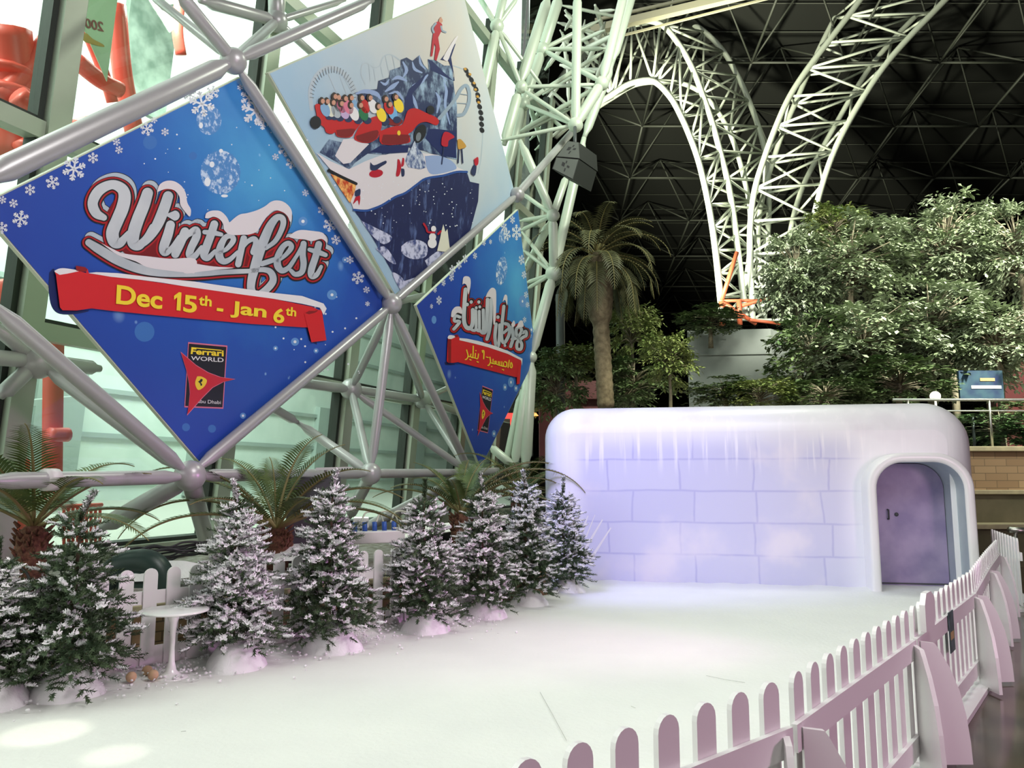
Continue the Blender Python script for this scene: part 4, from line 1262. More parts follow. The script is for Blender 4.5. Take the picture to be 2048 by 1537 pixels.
def brickmat(name, c1, c2, mo, sx, sz, ax='y'):
    m = bpy.data.materials.new(name)
    m.use_nodes = True
    nt = m.node_tree
    N, L = nt.nodes.new, nt.links.new
    b = nt.nodes['Principled BSDF']
    b.inputs['Roughness'].default_value = .75
    tc = N('ShaderNodeTexCoord')
    sp = N('ShaderNodeSeparateXYZ')
    cb = N('ShaderNodeCombineXYZ')
    br = N('ShaderNodeTexBrick')
    L(tc.outputs['Object'], sp.inputs[0])
    L(sp.outputs['X'], cb.inputs[0])
    L(sp.outputs['Z'], cb.inputs[1])
    L(cb.outputs[0], br.inputs['Vector'])
    br.inputs['Color1'].default_value = (*c1, 1)
    br.inputs['Color2'].default_value = (*c2, 1)
    br.inputs['Mortar'].default_value = (*mo, 1)
    br.inputs['Scale'].default_value = 1
    br.inputs['Brick Width'].default_value = sx
    br.inputs['Row Height'].default_value = sz
    br.inputs['Mortar Size'].default_value = .006
    L(br.outputs['Color'], b.inputs['Base Color'])
    return m


M['brick'] = brickmat('brown planter brick', (.20, .12, .06), (.30, .19, .10), (.10, .07, .04), .26, .085)
M['brick_tan'] = brickmat('tan wall brick', (.22, .135, .07), (.33, .22, .12), (.13, .09, .05), .42, .14)
M['stone'] = mat('sandstone coping', (.46, .40, .24), .8, var=(.36, .31, .20), vs=6)
M['soil'] = mat('planter gravel', (.16, .14, .11), .95, var=(.34, .32, .30), vs=11, bump=.6)
PLN = Vector((-ld.y, ld.x))                       # away from the play area
ang = math.atan2(ld.y, ld.x)
pl0 = LF0 + PLN * .30 - ld * 1.0
planter = thing('planter', (pl0.x, pl0.y, 0), 'long brown brick planter with stone coping behind the left fence', 'planter', rz=ang)
m = MB()
m.box((0, 0, 0), (LL + 2.4, .22, .44))
m.build('brick_face', M['brick'], planter, True)
m = MB()
m.box((-.02, -.03, .44), (LL + 2.42, .26, .50), bev=.01)
m.build('coping', M['stone'], planter, True)
m = MB()
g = 40
vs = []
for j in range(13):
    for i in range(g + 1):
        x, y = (LL + 2.4) * i / g, .2 + 5.2 * j / 12
        vs.append((x, y, .46 + .07 * mnoise.noise((x * 1.3, y * 1.3, 2)) + .06 * (1 if y > .5 else 0)))
m.add(vs, [(j * (g + 1) + i, j * (g + 1) + i + 1, (j + 1) * (g + 1) + i + 1, (j + 1) * (g + 1) + i) for j in range(12) for i in range(g)], True)
m.build('soil', M['soil'], planter, True)
# snow drifts on the planter
random.seed(21)


def drift(name, c, rx, ry, h, label, group, m_=None, rz=0.0, seed=0, cat='snow mound'):
    vs, fs = [], []
    nr, na = 9, 26
    vs.append((0, 0, h))
    for i in range(1, nr + 1):
        f = i / nr
        for k in range(na):
            a = 2 * PI * k / na
            w = 1 + .14 * mnoise.noise((math.cos(a) * 1.2 + seed, math.sin(a) * 1.2, seed * .7))
            z = h * (1 - f * f) ** 1.0 * (1 + .18 * mnoise.noise((f * 2.5 * math.cos(a) + seed, f * 2.5 * math.sin(a), 1)))
            vs.append((rx * f * w * math.cos(a), ry * f * w * math.sin(a), max(z, 0) - (.03 if i == nr else 0)))
    fs += [(0, 1 + k, 1 + (k + 1) % na) for k in range(na)]
    for i in range(nr - 1):
        for k in range(na):
            a, b = 1 + i * na + k, 1 + i * na + (k + 1) % na
            fs.append((a, a + na, b + na, b))
    m = MB()
    m.add(vs, fs, True)
    o = m.build(name, m_ or M['snow'])
    o.location = c
    o.rotation_euler = (0, 0, rz)
    return tag(o, label, cat, group)


drift('snow_drift', at(325, 1146, 7.9) * 1, .55, .35, .12, 'thin white snow drift on the planter beside the dark green boulder', 'snow on the planter', rz=ang)
drift('snow_drift', at(590, 1110, 9.2), .5, .35, .12, 'thin white snow drift on the planter behind the tall fir', 'snow on the planter', rz=ang, seed=3)
M['boulder'] = mat('dark green fibreglass', (.025, .05, .042), .4)
p = at(272, 1172, 7.6)
m = MB()
m.poly(spline([(p.x - .26, p.y, p.z - .1), (p.x - .22, p.y, p.z + .13), (p.x - .05, p.y + .03, p.z + .21), (p.x + .15, p.y + .05, p.z + .17), (p.x + .26, p.y + .08, p.z - .1)], 5), [.13] * 21, 14)
m.ball((p.x, p.y + .04, p.z - .02), .24, 16, 10, (1, .7, .9))
tag(m.build('boulder', M['boulder']), 'dark green rounded boulder cover on the planter behind the round table', 'boulder')

# ------------------------------------------------------------------ igloo
ix = (IGR - IGL)
ILEN = ix.length
iang = math.atan2(ix.y, ix.x)
igloo = thing('igloo', (IGL.x, IGL.y, 0), 'big white rounded igloo playhouse with pale block lines and an arched door', 'igloo', rz=iang)
IM = Matrix.Translation((IGL.x, IGL.y, 0)) @ Matrix.Rotation(iang, 4, 'Z')
IMi = IM.inverted()


def iw(x, y, dep=0.0):            # picture point -> igloo front coordinates (along, height) at local depth
    o = IMi @ CAM
    r = IMi.to_3x3() @ ray(x, y)
    t = (dep - o.y) / r.y
    p = o + r * t
    return p.x, p.z


m = bpy.data.materials.new('frosted igloo shell')
m.use_nodes = True
nt = m.node_tree
N, L = nt.nodes.new, nt.links.new
bs = nt.nodes['Principled BSDF']
bs.inputs['Roughness'].default_value = .38
bs.inputs['Coat Weight'].default_value = .15
bs.inputs['Coat Roughness'].default_value = .3
tc = N('ShaderNodeTexCoord')
sp = N('ShaderNodeSeparateXYZ'); L(tc.outputs['Object'], sp.inputs[0])
cb = N('ShaderNodeCombineXYZ'); L(sp.outputs['X'], cb.inputs[0]); L(sp.outputs['Z'], cb.inputs[1])
wn = N('ShaderNodeTexNoise'); wn.inputs['Scale'].default_value = 1.7
L(cb.outputs[0], wn.inputs['Vector'])
wv = N('ShaderNodeVectorMath'); wv.operation = 'MULTIPLY_ADD'; wv.inputs[1].default_value = (.10, .05, 0)
L(wn.outputs['Color'], wv.inputs[0]); L(cb.outputs[0], wv.inputs[2])
br = N('ShaderNodeTexBrick'); L(wv.outputs[0], br.inputs['Vector'])
br.inputs['Scale'].default_value = 1; br.inputs['Brick Width'].default_value = 1.08; br.inputs['Row Height'].default_value = .475
br.inputs['Mortar Size'].default_value = .026; br.inputs['Mortar Smooth'].default_value = 1.0; br.offset = .42; br.squash = .85; br.squash_frequency = 2
br.inputs['Color1'].default_value = (.62, .62, .76, 1); br.inputs['Color2'].default_value = (.58, .58, .74, 1); br.inputs['Mortar'].default_value = (.47, .47, .68, 1)
# blocks only show on the face, fading out towards the rim and the top
def ramp(src, a, b):
    r = N('ShaderNodeMapRange'); r.inputs['From Min'].default_value = a; r.inputs['From Max'].default_value = b
    r.interpolation_type = 'SMOOTHSTEP'
    L(src, r.inputs['Value'])
    return r.outputs[0]
def mul(a, b):
    q = N('ShaderNodeMath'); q.operation = 'MULTIPLY'; L(a, q.inputs[0]); L(b, q.inputs[1])
    return q.outputs[0]
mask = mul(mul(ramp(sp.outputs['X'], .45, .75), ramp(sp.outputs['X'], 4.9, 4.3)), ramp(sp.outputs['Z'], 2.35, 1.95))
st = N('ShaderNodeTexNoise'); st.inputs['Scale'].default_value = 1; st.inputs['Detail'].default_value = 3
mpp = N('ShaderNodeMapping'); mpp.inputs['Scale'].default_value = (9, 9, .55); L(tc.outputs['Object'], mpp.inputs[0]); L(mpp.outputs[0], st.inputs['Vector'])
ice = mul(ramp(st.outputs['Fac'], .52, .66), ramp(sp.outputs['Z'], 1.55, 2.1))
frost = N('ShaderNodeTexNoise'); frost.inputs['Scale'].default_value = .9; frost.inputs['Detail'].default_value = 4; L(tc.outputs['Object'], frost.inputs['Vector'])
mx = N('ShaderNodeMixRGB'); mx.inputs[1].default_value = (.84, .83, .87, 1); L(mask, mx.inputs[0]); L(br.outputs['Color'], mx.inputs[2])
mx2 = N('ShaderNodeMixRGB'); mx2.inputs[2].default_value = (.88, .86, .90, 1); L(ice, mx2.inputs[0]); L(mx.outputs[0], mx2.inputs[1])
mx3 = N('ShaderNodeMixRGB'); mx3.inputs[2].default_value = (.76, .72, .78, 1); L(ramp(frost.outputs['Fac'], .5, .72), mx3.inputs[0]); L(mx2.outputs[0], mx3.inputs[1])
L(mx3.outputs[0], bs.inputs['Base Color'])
M['igloo'] = m
IH, IDEP = 2.71, 1.75


def rrect(ins, n=10, RL=.50, RR=.62):
    pts = [(ins, 0.0)]
    rl, rr = max(RL - ins, .03), max(RR - ins, .03)
    for k in range(n + 1):
        a = PI - PI / 2 * k / n
        pts.append((ins + rl + rl * math.cos(a), IH - ins - rl + rl * math.sin(a)))
    for k in range(n + 1):
        a = PI / 2 - PI / 2 * k / n
        pts.append((ILEN - ins - rr + rr * math.cos(a), IH - ins - rr + rr * math.sin(a)))
    pts.append((ILEN - ins, 0.0))
    return pts


DX0, DZ1 = iw(1741, 1090, -.34)[0], iw(1845, 906, -.34)[1]
DX1 = iw(1958, 1075, -.34)[0]
FT = .13                                              # width of the door rim


def arch(x0, x1, z1, r, n=10):
    pts = [(x0, 0.0)]
    for k in range(n + 1):
        a = PI - PI / 2 * k / n
        pts.append((x0 + r + r * math.cos(a), z1 - r + r * math.sin(a)))
    for k in range(n + 1):
        a = PI / 2 - PI / 2 * k / n
        pts.append((x1 - r + r * math.cos(a), z1 - r + r * math.sin(a)))
    pts.append((x1, 0.0))
    return pts


m = MB()
RB = .42
rings = []
for k in range(9):
    f = PI / 2 * k / 8
    rings.append([Vector((x, RB * (1 - math.cos(f)), z)) for x, z in rrect(RB * (1 - math.sin(f)))])
for k in range(1, 9):
    f = PI / 2 * k / 8
    rings.append([Vector((x, IDEP - RB * (1 - math.sin(f)) * 0 - RB + RB * math.sin(f), z)) for x, z in rrect(RB * (1 - math.cos(f)))])
nn = len(rings[0])
vs = [p for r in rings for p in r]
fs = []
for a in range(len(rings) - 1):
    for k in range(nn - 1):
        fs.append((a * nn + k, (a + 1) * nn + k, (a + 1) * nn + k + 1, a * nn + k + 1))
m.add(vs, fs, True)
inner = arch(DX0 + FT, DX1 - FT, DZ1 - FT, .34)
outer_loop = [p for p in rings[0]]
hole = [Vector((x, 0, z if z > 0 else 0.0)) for x, z in inner]
# front face with the door opening: a strip on each side and above
face = outer_loop[:]
poly = face + list(reversed(hole))
tri = tessellate_polygon([poly])
m.add(poly, [tuple(t) for t in tri], False)
m.add(rings[-1], [tuple(t) for t in tessellate_polygon([rings[-1]])], False)
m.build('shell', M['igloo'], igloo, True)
M['door_rim'] = mat('white door rim', (.82, .80, .82), .3, coat=.2)
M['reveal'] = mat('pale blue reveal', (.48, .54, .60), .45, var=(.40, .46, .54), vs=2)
m = MB()
o_ = arch(DX0, DX1, DZ1, .50)
ii = arch(DX0 + FT, DX1 - FT, DZ1 - FT, .38)
prof = []
b = .035
secs = [(o_, 0.06), (o_, -.34 + b), (arch(DX0 + b * .3, DX1 - b * .3, DZ1 - b * .3, .49), -.34 + b * .3), (arch(DX0 + b, DX1 - b, DZ1 - b, .47), -.34),
        (arch(DX0 + FT - b, DX1 - FT + b, DZ1 - FT + b, .41), -.34), (arch(DX0 + FT - b * .3, DX1 - FT + b * .3, DZ1 - FT + b * .3, .39), -.34 + b * .3), (ii, -.34 + b)]
vs, fs = [], []
for pts, y in secs:
    vs += [(x, y, z) for x, z in pts]
k_ = len(o_)
for a in range(len(secs) - 1):
    for k in range(k_ - 1):
        fs.append((a * k_ + k, a * k_ + k + 1, (a + 1) * k_ + k + 1, (a + 1) * k_ + k))
m.add(vs, fs, True)
rim = m.build('door_rim', M['door_rim'], igloo, True)
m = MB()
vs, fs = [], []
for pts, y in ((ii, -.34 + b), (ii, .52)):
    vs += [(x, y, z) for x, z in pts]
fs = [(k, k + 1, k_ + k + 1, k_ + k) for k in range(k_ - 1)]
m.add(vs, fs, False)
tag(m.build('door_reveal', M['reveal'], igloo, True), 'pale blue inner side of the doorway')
M['door_leaf'] = mat('frosted violet door', (.26, .22, .40), .35, var=(.40, .33, .52), vs=2.6)
m = MB()
m.prism([(x, .46, z) for x, z in arch(DX0 + FT + .01, DX1 - FT - .01, DZ1 - FT - .01, .37)], (0, .05, 0))
dl = m.build('door', M['door_leaf'], igloo, True)
tag(dl, 'mottled violet door leaf')
m = MB()
m.box((DX0 + FT + .02, .452, .03), (DX1 - FT - .02, .46, .05))
m.build('door_threshold', M['dark'], dl, True)
m = MB()
hx = DX0 + FT + .34
m.poly([(hx, .46, .98), (hx, .41, .98), (hx, .41, 1.12), (hx, .46, 1.12)], .012, 8)
m.ball((hx + .12, .45, 1.05), .03, 10, 6, (1, .5, 1))
m.build('door_handle', M['dark'], dl, True)
m = MB()
m.bar((.45, .55, IH - .02), (ILEN - .6, .55, IH - .02), .05, .06)
m.build('roof_seam', M['white_paint'], igloo, True)
# painted white frost strokes low on the left of the face
m = MB()
for (x0, y0), (x1, y1), w in (((1176, 1032), (1165, 1062), 5), ((1205, 1040), (1166, 1106), 6), ((1222, 1056), (1178, 1124), 6), ((1190, 1030), (1172, 1075), 3)):
    a, b_ = iw(x0, y0, 0), iw(x1, y1, 0)
    dx, dz = b_[0] - a[0], b_[1] - a[1]
    l = math.hypot(dx, dz)
    ww = w / 1540 * 12
    nx_, nz_ = -dz / l * ww / 2, dx / l * ww / 2
    m.add([(a[0] + nx_ * .4, -.004, a[1] + nz_ * .4), (a[0] - nx_ * .4, -.004, a[1] - nz_ * .4), (b_[0] - nx_, -.004, b_[1] - nz_), (b_[0] + nx_, -.004, b_[1] + nz_)], [(0, 1, 2, 3)])
tag(m.build('frost_stroke', M['white_paint'], igloo, True), 'slanting white painted frost strokes')

# ------------------------------------------------------------------ flocked fir trees
def fir_mesh(seed, flock, H=1.52, R=.50, leader=(0, 0)):
    rnd = random.Random(seed)
    nb, sb = MB(), MB()
    twigs = []
    z = .30
    lev = 0
    while z < H - .22:
        f = (z - .30) / (H - .46)
        rr = R * (1 - f) ** .80 * min(1, .80 + f * 1.6) * (1 + .06 * math.sin(lev * 2.1)) + .045
        nbr = max(5, int(13 - 7 * f))
        for k in range(nbr):
            a = 2 * PI * (k + rnd.random() * .7) / nbr + lev * .7
            L_ = rr * rnd.uniform(.80, 1.14)
            el = rnd.uniform(-.38, -.02) + .42 * f
            d0 = Vector((math.cos(a) * math.cos(el), math.sin(a) * math.cos(el), math.sin(el)))
            side = Vector((-math.sin(a), math.cos(a), 0))
            base = Vector((0, 0, z + rnd.uniform(-.03, .03)))
            n = max(2, int(L_ / .070))
            for i in range(n + 1):
                s = L_ * (.24 + .76 * i / n)
                p = base + d0 * s + Vector((0, 0, -.10 * (s / max(rr, .1)) ** 2 * rr))
                if i == n:
                    twigs.append((p, (d0 + Vector((0, 0, .12))).normalized(), .11, f))
                else:
                    for sg in (-1, 1):
                        tl = .13 * (1 - .45 * i / n) * rnd.uniform(.8, 1.2)
                        t = (d0 * .72 + side * sg * rnd.uniform(.45, .8) + Vector((0, 0, rnd.uniform(-.25, .65)))).normalized()
                        twigs.append((p, t, tl, f))
        z += .070 + .012 * rnd.random()
        lev += 1
    lx, ly = leader
    for i in range(6):
        zz = H - .24 + .04 * i
        for k in range(4):
            a = k * PI / 2 + i
            o_ = Vector((lx * (i / 5) ** 1.3, ly * (i / 5) ** 1.3, 0))
            twigs.append((Vector((0, 0, zz)) + o_, Vector((.45 * math.cos(a), .45 * math.sin(a), .8)).normalized(), .05, 1))
    for p, t, tl, f in twigs:
        w = t.orthogonal().normalized()
        u = t.cross(w)
        vs, fs = [], []
        nn_ = 20
        for j in range(nn_):
            s = tl * (j + .5) / nn_
            a = j * 2.4 + rnd.random()
            o_ = w * math.cos(a) + u * math.sin(a)
            ln = rnd.uniform(.026, .042)
            b0 = p + t * s
            tip = b0 + o_ * ln * .82 + t * ln * .62
            wd = t.cross(o_).normalized() * .0062
            k0 = len(vs)
            vs += [b0 - wd, b0 + wd, tip]
            fs.append((k0, k0 + 1, k0 + 2))
        k0 = len(vs)
        wd = u * .004
        vs += [p - wd, p + wd, p + t * tl]
        fs.append((k0, k0 + 1, k0 + 2))
        nb.add(vs, fs, False)
        out = min(1, Vector((p.x, p.y, 0)).length / (R * (1 - f) + .08))
        clump = mnoise.noise((p.x * 5 + seed * 3.1, p.y * 5, p.z * 5))
        if clump > rnd.uniform(-.30, .05) - .12 * flock and rnd.random() < flock * (.30 + .9 * out) * (.30 + 1.0 * min(1, f * 1.7)):
            # flock: white coated needles on the upper side round an uneven core
            hor = Vector((0, 0, 1)).cross(t)
            hor = hor.normalized() if hor.length > .05 else w
            upv = t.cross(hor).normalized()
            if upv.z < 0:
                upv = -upv
            big = rnd.uniform(.8, 1.25)
            sv, sf_ = [], []
            for q in range(24):
                s = tl * (.05 + 1.0 * (q + rnd.random()) / 24)
                a = rnd.uniform(-.25, PI + .25)
                o_ = hor * math.cos(a) + upv * math.sin(a)
                ln = rnd.uniform(.016, .034) * big
                b0 = p + t * s
                tip = b0 + o_ * ln + t * ln * .5
                wd = t.cross(o_).normalized() * .0058 * big
                k0 = len(sv)
                sv += [b0 - wd, b0 + wd, tip + wd * .7, tip - wd * .7]
                sf_.append((k0, k0 + 1, k0 + 2, k0 + 3))
            sb.add(sv, sf_, False)
            sv, sf_ = [], []
            for q in range(4):
                fr = q / 3
                c = p + t * (tl * (.1 + .85 * fr)) + upv * .006
                rad = (.009 * math.sin(PI * (.15 + .75 * fr)) + .003) * big * rnd.uniform(.7, 1.3)
                for e in range(4):
                    a = 2 * PI * e / 4
                    sv.append(c + hor * math.cos(a) * rad * 1.2 + upv * math.sin(a) * rad)
            for q in range(3):
                for e in range(4):
                    a_, b_ = q * 4 + e, q * 4 + (e + 1) % 4
                    sf_.append((a_, b_, b_ + 4, a_ + 4))
            sb.add(sv, sf_, True)
    tb = MB()
    tb.poly([(0, 0, .02), (0, 0, .7), (lx * .2, ly * .2, H - .25), (lx, ly, H - .02)], [.028, .022, .010, .004], 8)
    return nb, sb, tb


fvar = []
for i, (sd, fk, H, R, ld_) in enumerate(((31, .30, 1.50, .52, (.10, .03)), (32, 1.9, 1.56, .47, (-.06, 0)), (33, .75, 1.62, .50, (.05, 0)), (34, .75, 1.55, .49, (.01, .0)), (35, .75, 1.6, .47, (.03, .02)))):
    fvar.append((fir_mesh(sd, fk, H, R, ld_), H))
fir_spots = [  # base picture point, variant, turn, height, label
    ((-28, 1415), 3, 2.0, 1.15, 'snow flocked fir cut off by the left edge'),
    ((134, 1392), 0, 0.0, 1.47, 'mostly green fir with little flock, first whole tree from the left'),
    ((462, 1334), 1, 0.5, 1.55, 'heavily flocked white fir right beside the round table'),
    ((655, 1302), 2, 1.0, 1.64, 'tall flocked fir standing third whole tree from the left'),
    ((845, 1264), 3, 0.0, 1.56, 'flocked fir in the middle of the row, fourth whole tree from the left'),
    ((964, 1236), 4, 2.2, 1.62, 'flocked fir under the point of the Arabic banner'),
    ((1052, 1212), 2, 3.9, 1.66, 'flocked fir second from the igloo'),
    ((1128, 1188), 4, 0.7, 1.58, 'flocked fir touching the corner of the igloo')]
first = {}
for (bx, by), v, rz, h, lab in fir_spots:
    p = gnd(bx, by)
    (nb, sb, tb), H = fvar[v]
    g = thing('fir_tree', (p.x, p.y, .02), lab, 'christmas tree', 'flocked firs along the fence', rz=rz)
    g.scale = (h / H * (.90 if bx < 300 and h > 1.3 else .86 if h > 1.3 else 1),) * 2 + (h / H,)
    if v not in first:
        first[v] = [nb.build('needles', M['needle'], g, True), sb.build('flock', M['flock'], g, True), tb.build('trunk', M['bark'], g, True)]
    else:
        for src in first[v]:
            c = src.copy()
            COL.objects.link(c)
            c.parent = g
labs = ['lumpy white snow mound at the foot of the fir cut off at the left', 'blocky white snow heap under the mostly green fir', 'rounded snow mound under the heavily flocked fir', 'broad snow mound under the tall third fir', 'snow mound under the fir in the middle of the row',
        'snow mound under the fir below the Arabic banner', 'crumpled snow mound under the fir second from the igloo', 'snow mound under the fir at the igloo corner']
for i, (((bx, by), v, rz, h, lab), l) in enumerate(zip(fir_spots, labs)):
    p = gnd(bx, by)
    drift('snow_mound', (p.x + (.04 if i != 1 else 0), p.y - .02, .0), .33 if i in (2, 3) else .27, .27, .25 if i != 6 else .22, l, 'snow mounds under the firs', seed=i * 1.7, rz=i)
# crumbs of snow along the fence
random.seed(4)
cr = MB()
for k in range(900):
    s = random.random()
    c = LF0 + (LF1 - LF0) * (.12 + .8 * s)
    off = abs(random.gauss(0, .32)) + .05
    q = c - PLN * off
    r = random.uniform(.004, .016)
    cr.ball((q.x, q.y, .02 + .05 * max(0, 1 - off / 1.1) ** 2 + r * .4), r, 5, 4, (1, 1, .7), jit=.3, rnd=random)
tag(cr.build('snow_crumbs', M['snow']), 'loose crumbs of snow scattered along the foot of the fence', 'snow', kind='stuff')

# ------------------------------------------------------------------ round table and wooden balls
tp = gnd(341, 1360)
tbl = thing('side_table', (tp.x, tp.y, .015), 'round white pedestal side table between the two front firs', 'table')
M['table'] = mat('white lacquer', (.84, .84, .82), .18, coat=.3)
m = MB()
m.lathe([(.0, .545), (.255, .545), (.268, .538), (.265, .528), (.22, .520), (.0, .518)], 48, (tp.x, tp.y, .0))
m.build('table_top', M['table'], tbl)
m = MB()
m.lathe([(.075, .525), (.05, .50), (.03, .44), (.022, .34), (.020, .24), (.025, .14), (.042, .07), (.08, .035), (.125, .024), (.135, .016), (.135, .014), (.0, .014)], 36, (tp.x, tp.y, .0))
m.build('pedestal_leg', M['table'], tbl)
M['wood_ball'] = mat('pale wooden ball', (.62, .42, .25), .6, var=(.52, .34, .20), vs=12)
for (x, y), l in (((262, 1362), 'pale wooden ball lying apart to the left of the pair'), ((294, 1349), 'pale wooden ball behind its twin beside the table foot'), ((306, 1358), 'pale wooden ball nearest the table foot')):
    p = gnd(x, y, .035)
    m = MB()
    m.ball((0, 0, 0), .040, 20, 12)
    o = m.build('ball', M['wood_ball'])
    o.location = (p.x, p.y, .062)
    tag(o, l, 'ball', 'wooden balls beside the table')
# fine seam and scratches of the carpet
M['scratch'] = mat('grey scuff', (.45, .46, .42), .9)
for pts, l in (([(1080, 1385), (1105, 1430), (1133, 1482)], 'thin seam in the snow carpet near the fence'), ([(1412, 1352), (1450, 1360), (1490, 1366)], 'thin dark scuff on the snow carpet'), ([(1262, 1413), (1271, 1417)], 'tiny dark twig on the snow carpet'), ([(362, 1464), (372, 1463)], 'tiny dark speck on the snow carpet by the lower edge')):
    m = MB()
    m.poly([gnd(*p, .024) for p in pts], .0015, 5)
    tag(m.build('carpet_mark', M['scratch']), l, 'mark', kind='structure')

# ------------------------------------------------------------------ cycads and palms
M['cycad'] = mat('cycad leaf', (.045, .085, .02), .45, var=(.10, .14, .03), vs=6)
M['cycad_stem'] = mat('cycad stalk', (.20, .17, .06), .6)
M['cycad_trunk'] = mat('shaggy reddish trunk', (.10, .04, .025), .9, var=(.20, .09, .05), vs=30, bump=.8)
M['palm'] = mat('dusty palm leaf', (.055, .058, .024), .6, var=(.115, .115, .05), vs=3)
M['palm_trunk'] = mat('ringed palm trunk', (.13, .10, .06), .9, var=(.24, .19, .12), vs=9, bump=.5)


def frond(base, az, el, length, droop, leaf, n, tw=.0, width=.014, leafdroop=.3, rnd=random):
    """arching feather leaf: stalk tube and two rows of blades"""
    mb = MB()
    ca, sa = math.cos(az), math.sin(az)
    p = Vector(base)
    pts = [p.copy()]
    e = el
    st = length / n
    for i in range(n):
        e -= droop * st * (.5 + 1.2 * i / n)
        e = max(e, -1.45)
        p = p + Vector((ca * math.cos(e), sa * math.cos(e), math.sin(e))) * st
        pts.append(p.copy())
    mb.poly(pts, [.016 * (length ** .5) * (1 - .85 * i / n) + .002 for i in range(n + 1)], 5, mi=1)
    side = Vector((-sa, ca, 0))
    for i in range(1, n + 1):
        f = i / n
        if f < .14:
            continue
        t = (pts[i] - pts[i - 1]).normalized()
        up = side.cross(t).normalized()
        if up.z < 0 and abs(t.z) < .9:
            up = -up
        L_ = leaf * (math.sin(PI * min(1, .12 + .9 * f)) ** .6) * rnd.uniform(.9, 1.1)
        for sg in (-1, 1):
            d = (side * sg * .86 + t * (.42 + .35 * f) + up * .22).normalized()
            a = pts[i]
            b = a + d * L_ * .55 - Vector((0, 0, leafdroop * L_ * .12))
            c = a + d * L_ - Vector((0, 0, leafdroop * L_ * .55))
            w = (t - d * t.dot(d)).normalized() * width * (L_ / leaf)
            mb.add([a - w * .6, a + w * .6, b + w, c, b - w], [(0, 1, 2, 4), (4, 2, 3)], False, 0)
    return mb


def cycad(base, th, tr, nf, L_, seed, label, els=(.15, 1.35), az=None, droop=.75):
    rnd = random.Random(seed)
    g = thing('cycad', base, label, 'cycad', 'cycads in the planter')
    m = MB()
    b = Vector(base)
    m.poly([b - Vector((0, 0, .3)), b + Vector((0, 0, th * .3)), b + Vector((0, 0, th * .8)), b + Vector((0, 0, th))], [tr, tr * 1.08, tr, tr * .5], 14)
    for k in range(70):                               # old leaf bases
        a, z = rnd.random() * 2 * PI, rnd.random() * th
        q = b + Vector((math.cos(a) * tr, math.sin(a) * tr, z))
        m.poly([q, q + Vector((math.cos(a) * .05, math.sin(a) * .05, .05))], [.018, .006], 5)
    m.build('trunk', M['cycad_trunk'], g)
    for k in range(nf):
        a = (2 * PI * k / nf + rnd.uniform(-.2, .2)) if az is None else az[k][0]
        e = (els[0] + (els[1] - els[0]) * ((k * 7) % nf) / nf) if az is None else az[k][1]
        l = L_ * rnd.uniform(.85, 1.1) if az is None else az[k][2]
        fb = frond(b + Vector((0, 0, th * .95)), a, e, l, droop, .25, 44, leafdroop=.35, width=.013, rnd=rnd)
        fb.build('frond', [M['cycad'], M['cycad_stem']], g)
    return g


p = at(62, 1118, 7.3)
cycad(p, .30, .13, 13, 1.35, 1, 'green cycad at the left edge behind the mostly green fir', (.35, 1.3), droop=.75)
p = at(552, 1100, 9.0)
cycad(p, .24, .14, 15, 1.9, 2, 'large cycad with tall upright fronds behind the heavily flocked fir', az=[
    (1.2, 1.45, 1.5), (.6, 1.35, 1.35), (2.6, 1.15, 1.4), (3.2, .62, 2.0), (2.9, .85, 1.9), (3.6, .45, 1.9), (4.2, .7, 1.3), (0.1, .78, 1.6), (6.1, .62, 1.7), (.35, .5, 1.8), (5.4, .7, 1.3), (2.0, 1.2, 1.3), (3.4, 1.0, 1.7), (5.9, 1.0, 1.5), (1.7, .8, 1.3)])
p = at(922, 1062, 12.2)
cycad(p, .26, .15, 14, 2.0, 3, 'cycad behind the middle firs under the Arabic banner', az=[
    (.0, .85, 2.0), (.3, .7, 2.3), (6.0, .6, 2.2), (5.6, .8, 1.8), (.6, 1.0, 1.9), (1.5, 1.2, 1.4), (2.4, .9, 1.4), (3.2, .7, 1.5), (3.8, .8, 1.4), (4.6, .9, 1.2), (.1, 1.05, 2.2), (6.2, .95, 2.3), (1.0, 1.3, 1.2), (2.9, 1.2, 1.2)])
p = at(1040, 1060, 14.0)
cycad(p, .6, .16, 12, 1.6, 4, 'dark cycad between the last banner and the igloo', (.3, 1.2), droop=.8)


def palm(base, crown, tr, nf, L_, seed, label, group=None):
    rnd = random.Random(seed)
    base, crown = Vector(base), Vector(crown)
    g = thing('palm_tree', base, label, 'palm tree', group)
    m = MB()
    H = (crown - base).length
    pts, rad = [], []
    n = int(H / .11)
    for i in range(n + 1):
        f = i / n
        pts.append(base.lerp(crown, f))
        zb = H * (1 - f)
        r = tr * (1 + .10 * (i % 2))
        if zb < 1.75:                                  # the swollen boss of cut leaf stalks
            r = tr * (1.35 + .45 * math.sin(PI * min(1, zb / 1.75))) if zb > .1 else tr
        rad.append(r)
    m.poly(pts, rad, 16)
    m.build('trunk', M['palm_trunk'], g)
    for k in range(nf):
        a = 2.39996 * k + rnd.uniform(-.15, .15)
        f = (k + .5) / nf
        el = 1.30 - 1.95 * f + rnd.uniform(-.12, .12)
        fb = frond(crown + Vector((0, 0, -.25 + .3 * (1 - f))), a, el, L_ * rnd.uniform(.88, 1.1) * (.8 + .3 * math.sin(PI * f)), .85, .34, 30, width=.026, leafdroop=.65, rnd=rnd)
        fb.build('frond', [M['palm'], M['cycad_stem']], g)
    return g


palm(at(1212, 815, 19), at(1193, 508, 19), .20, 44, 2.2, 7, 'tall dusty palm with drooping crown behind the igloo')

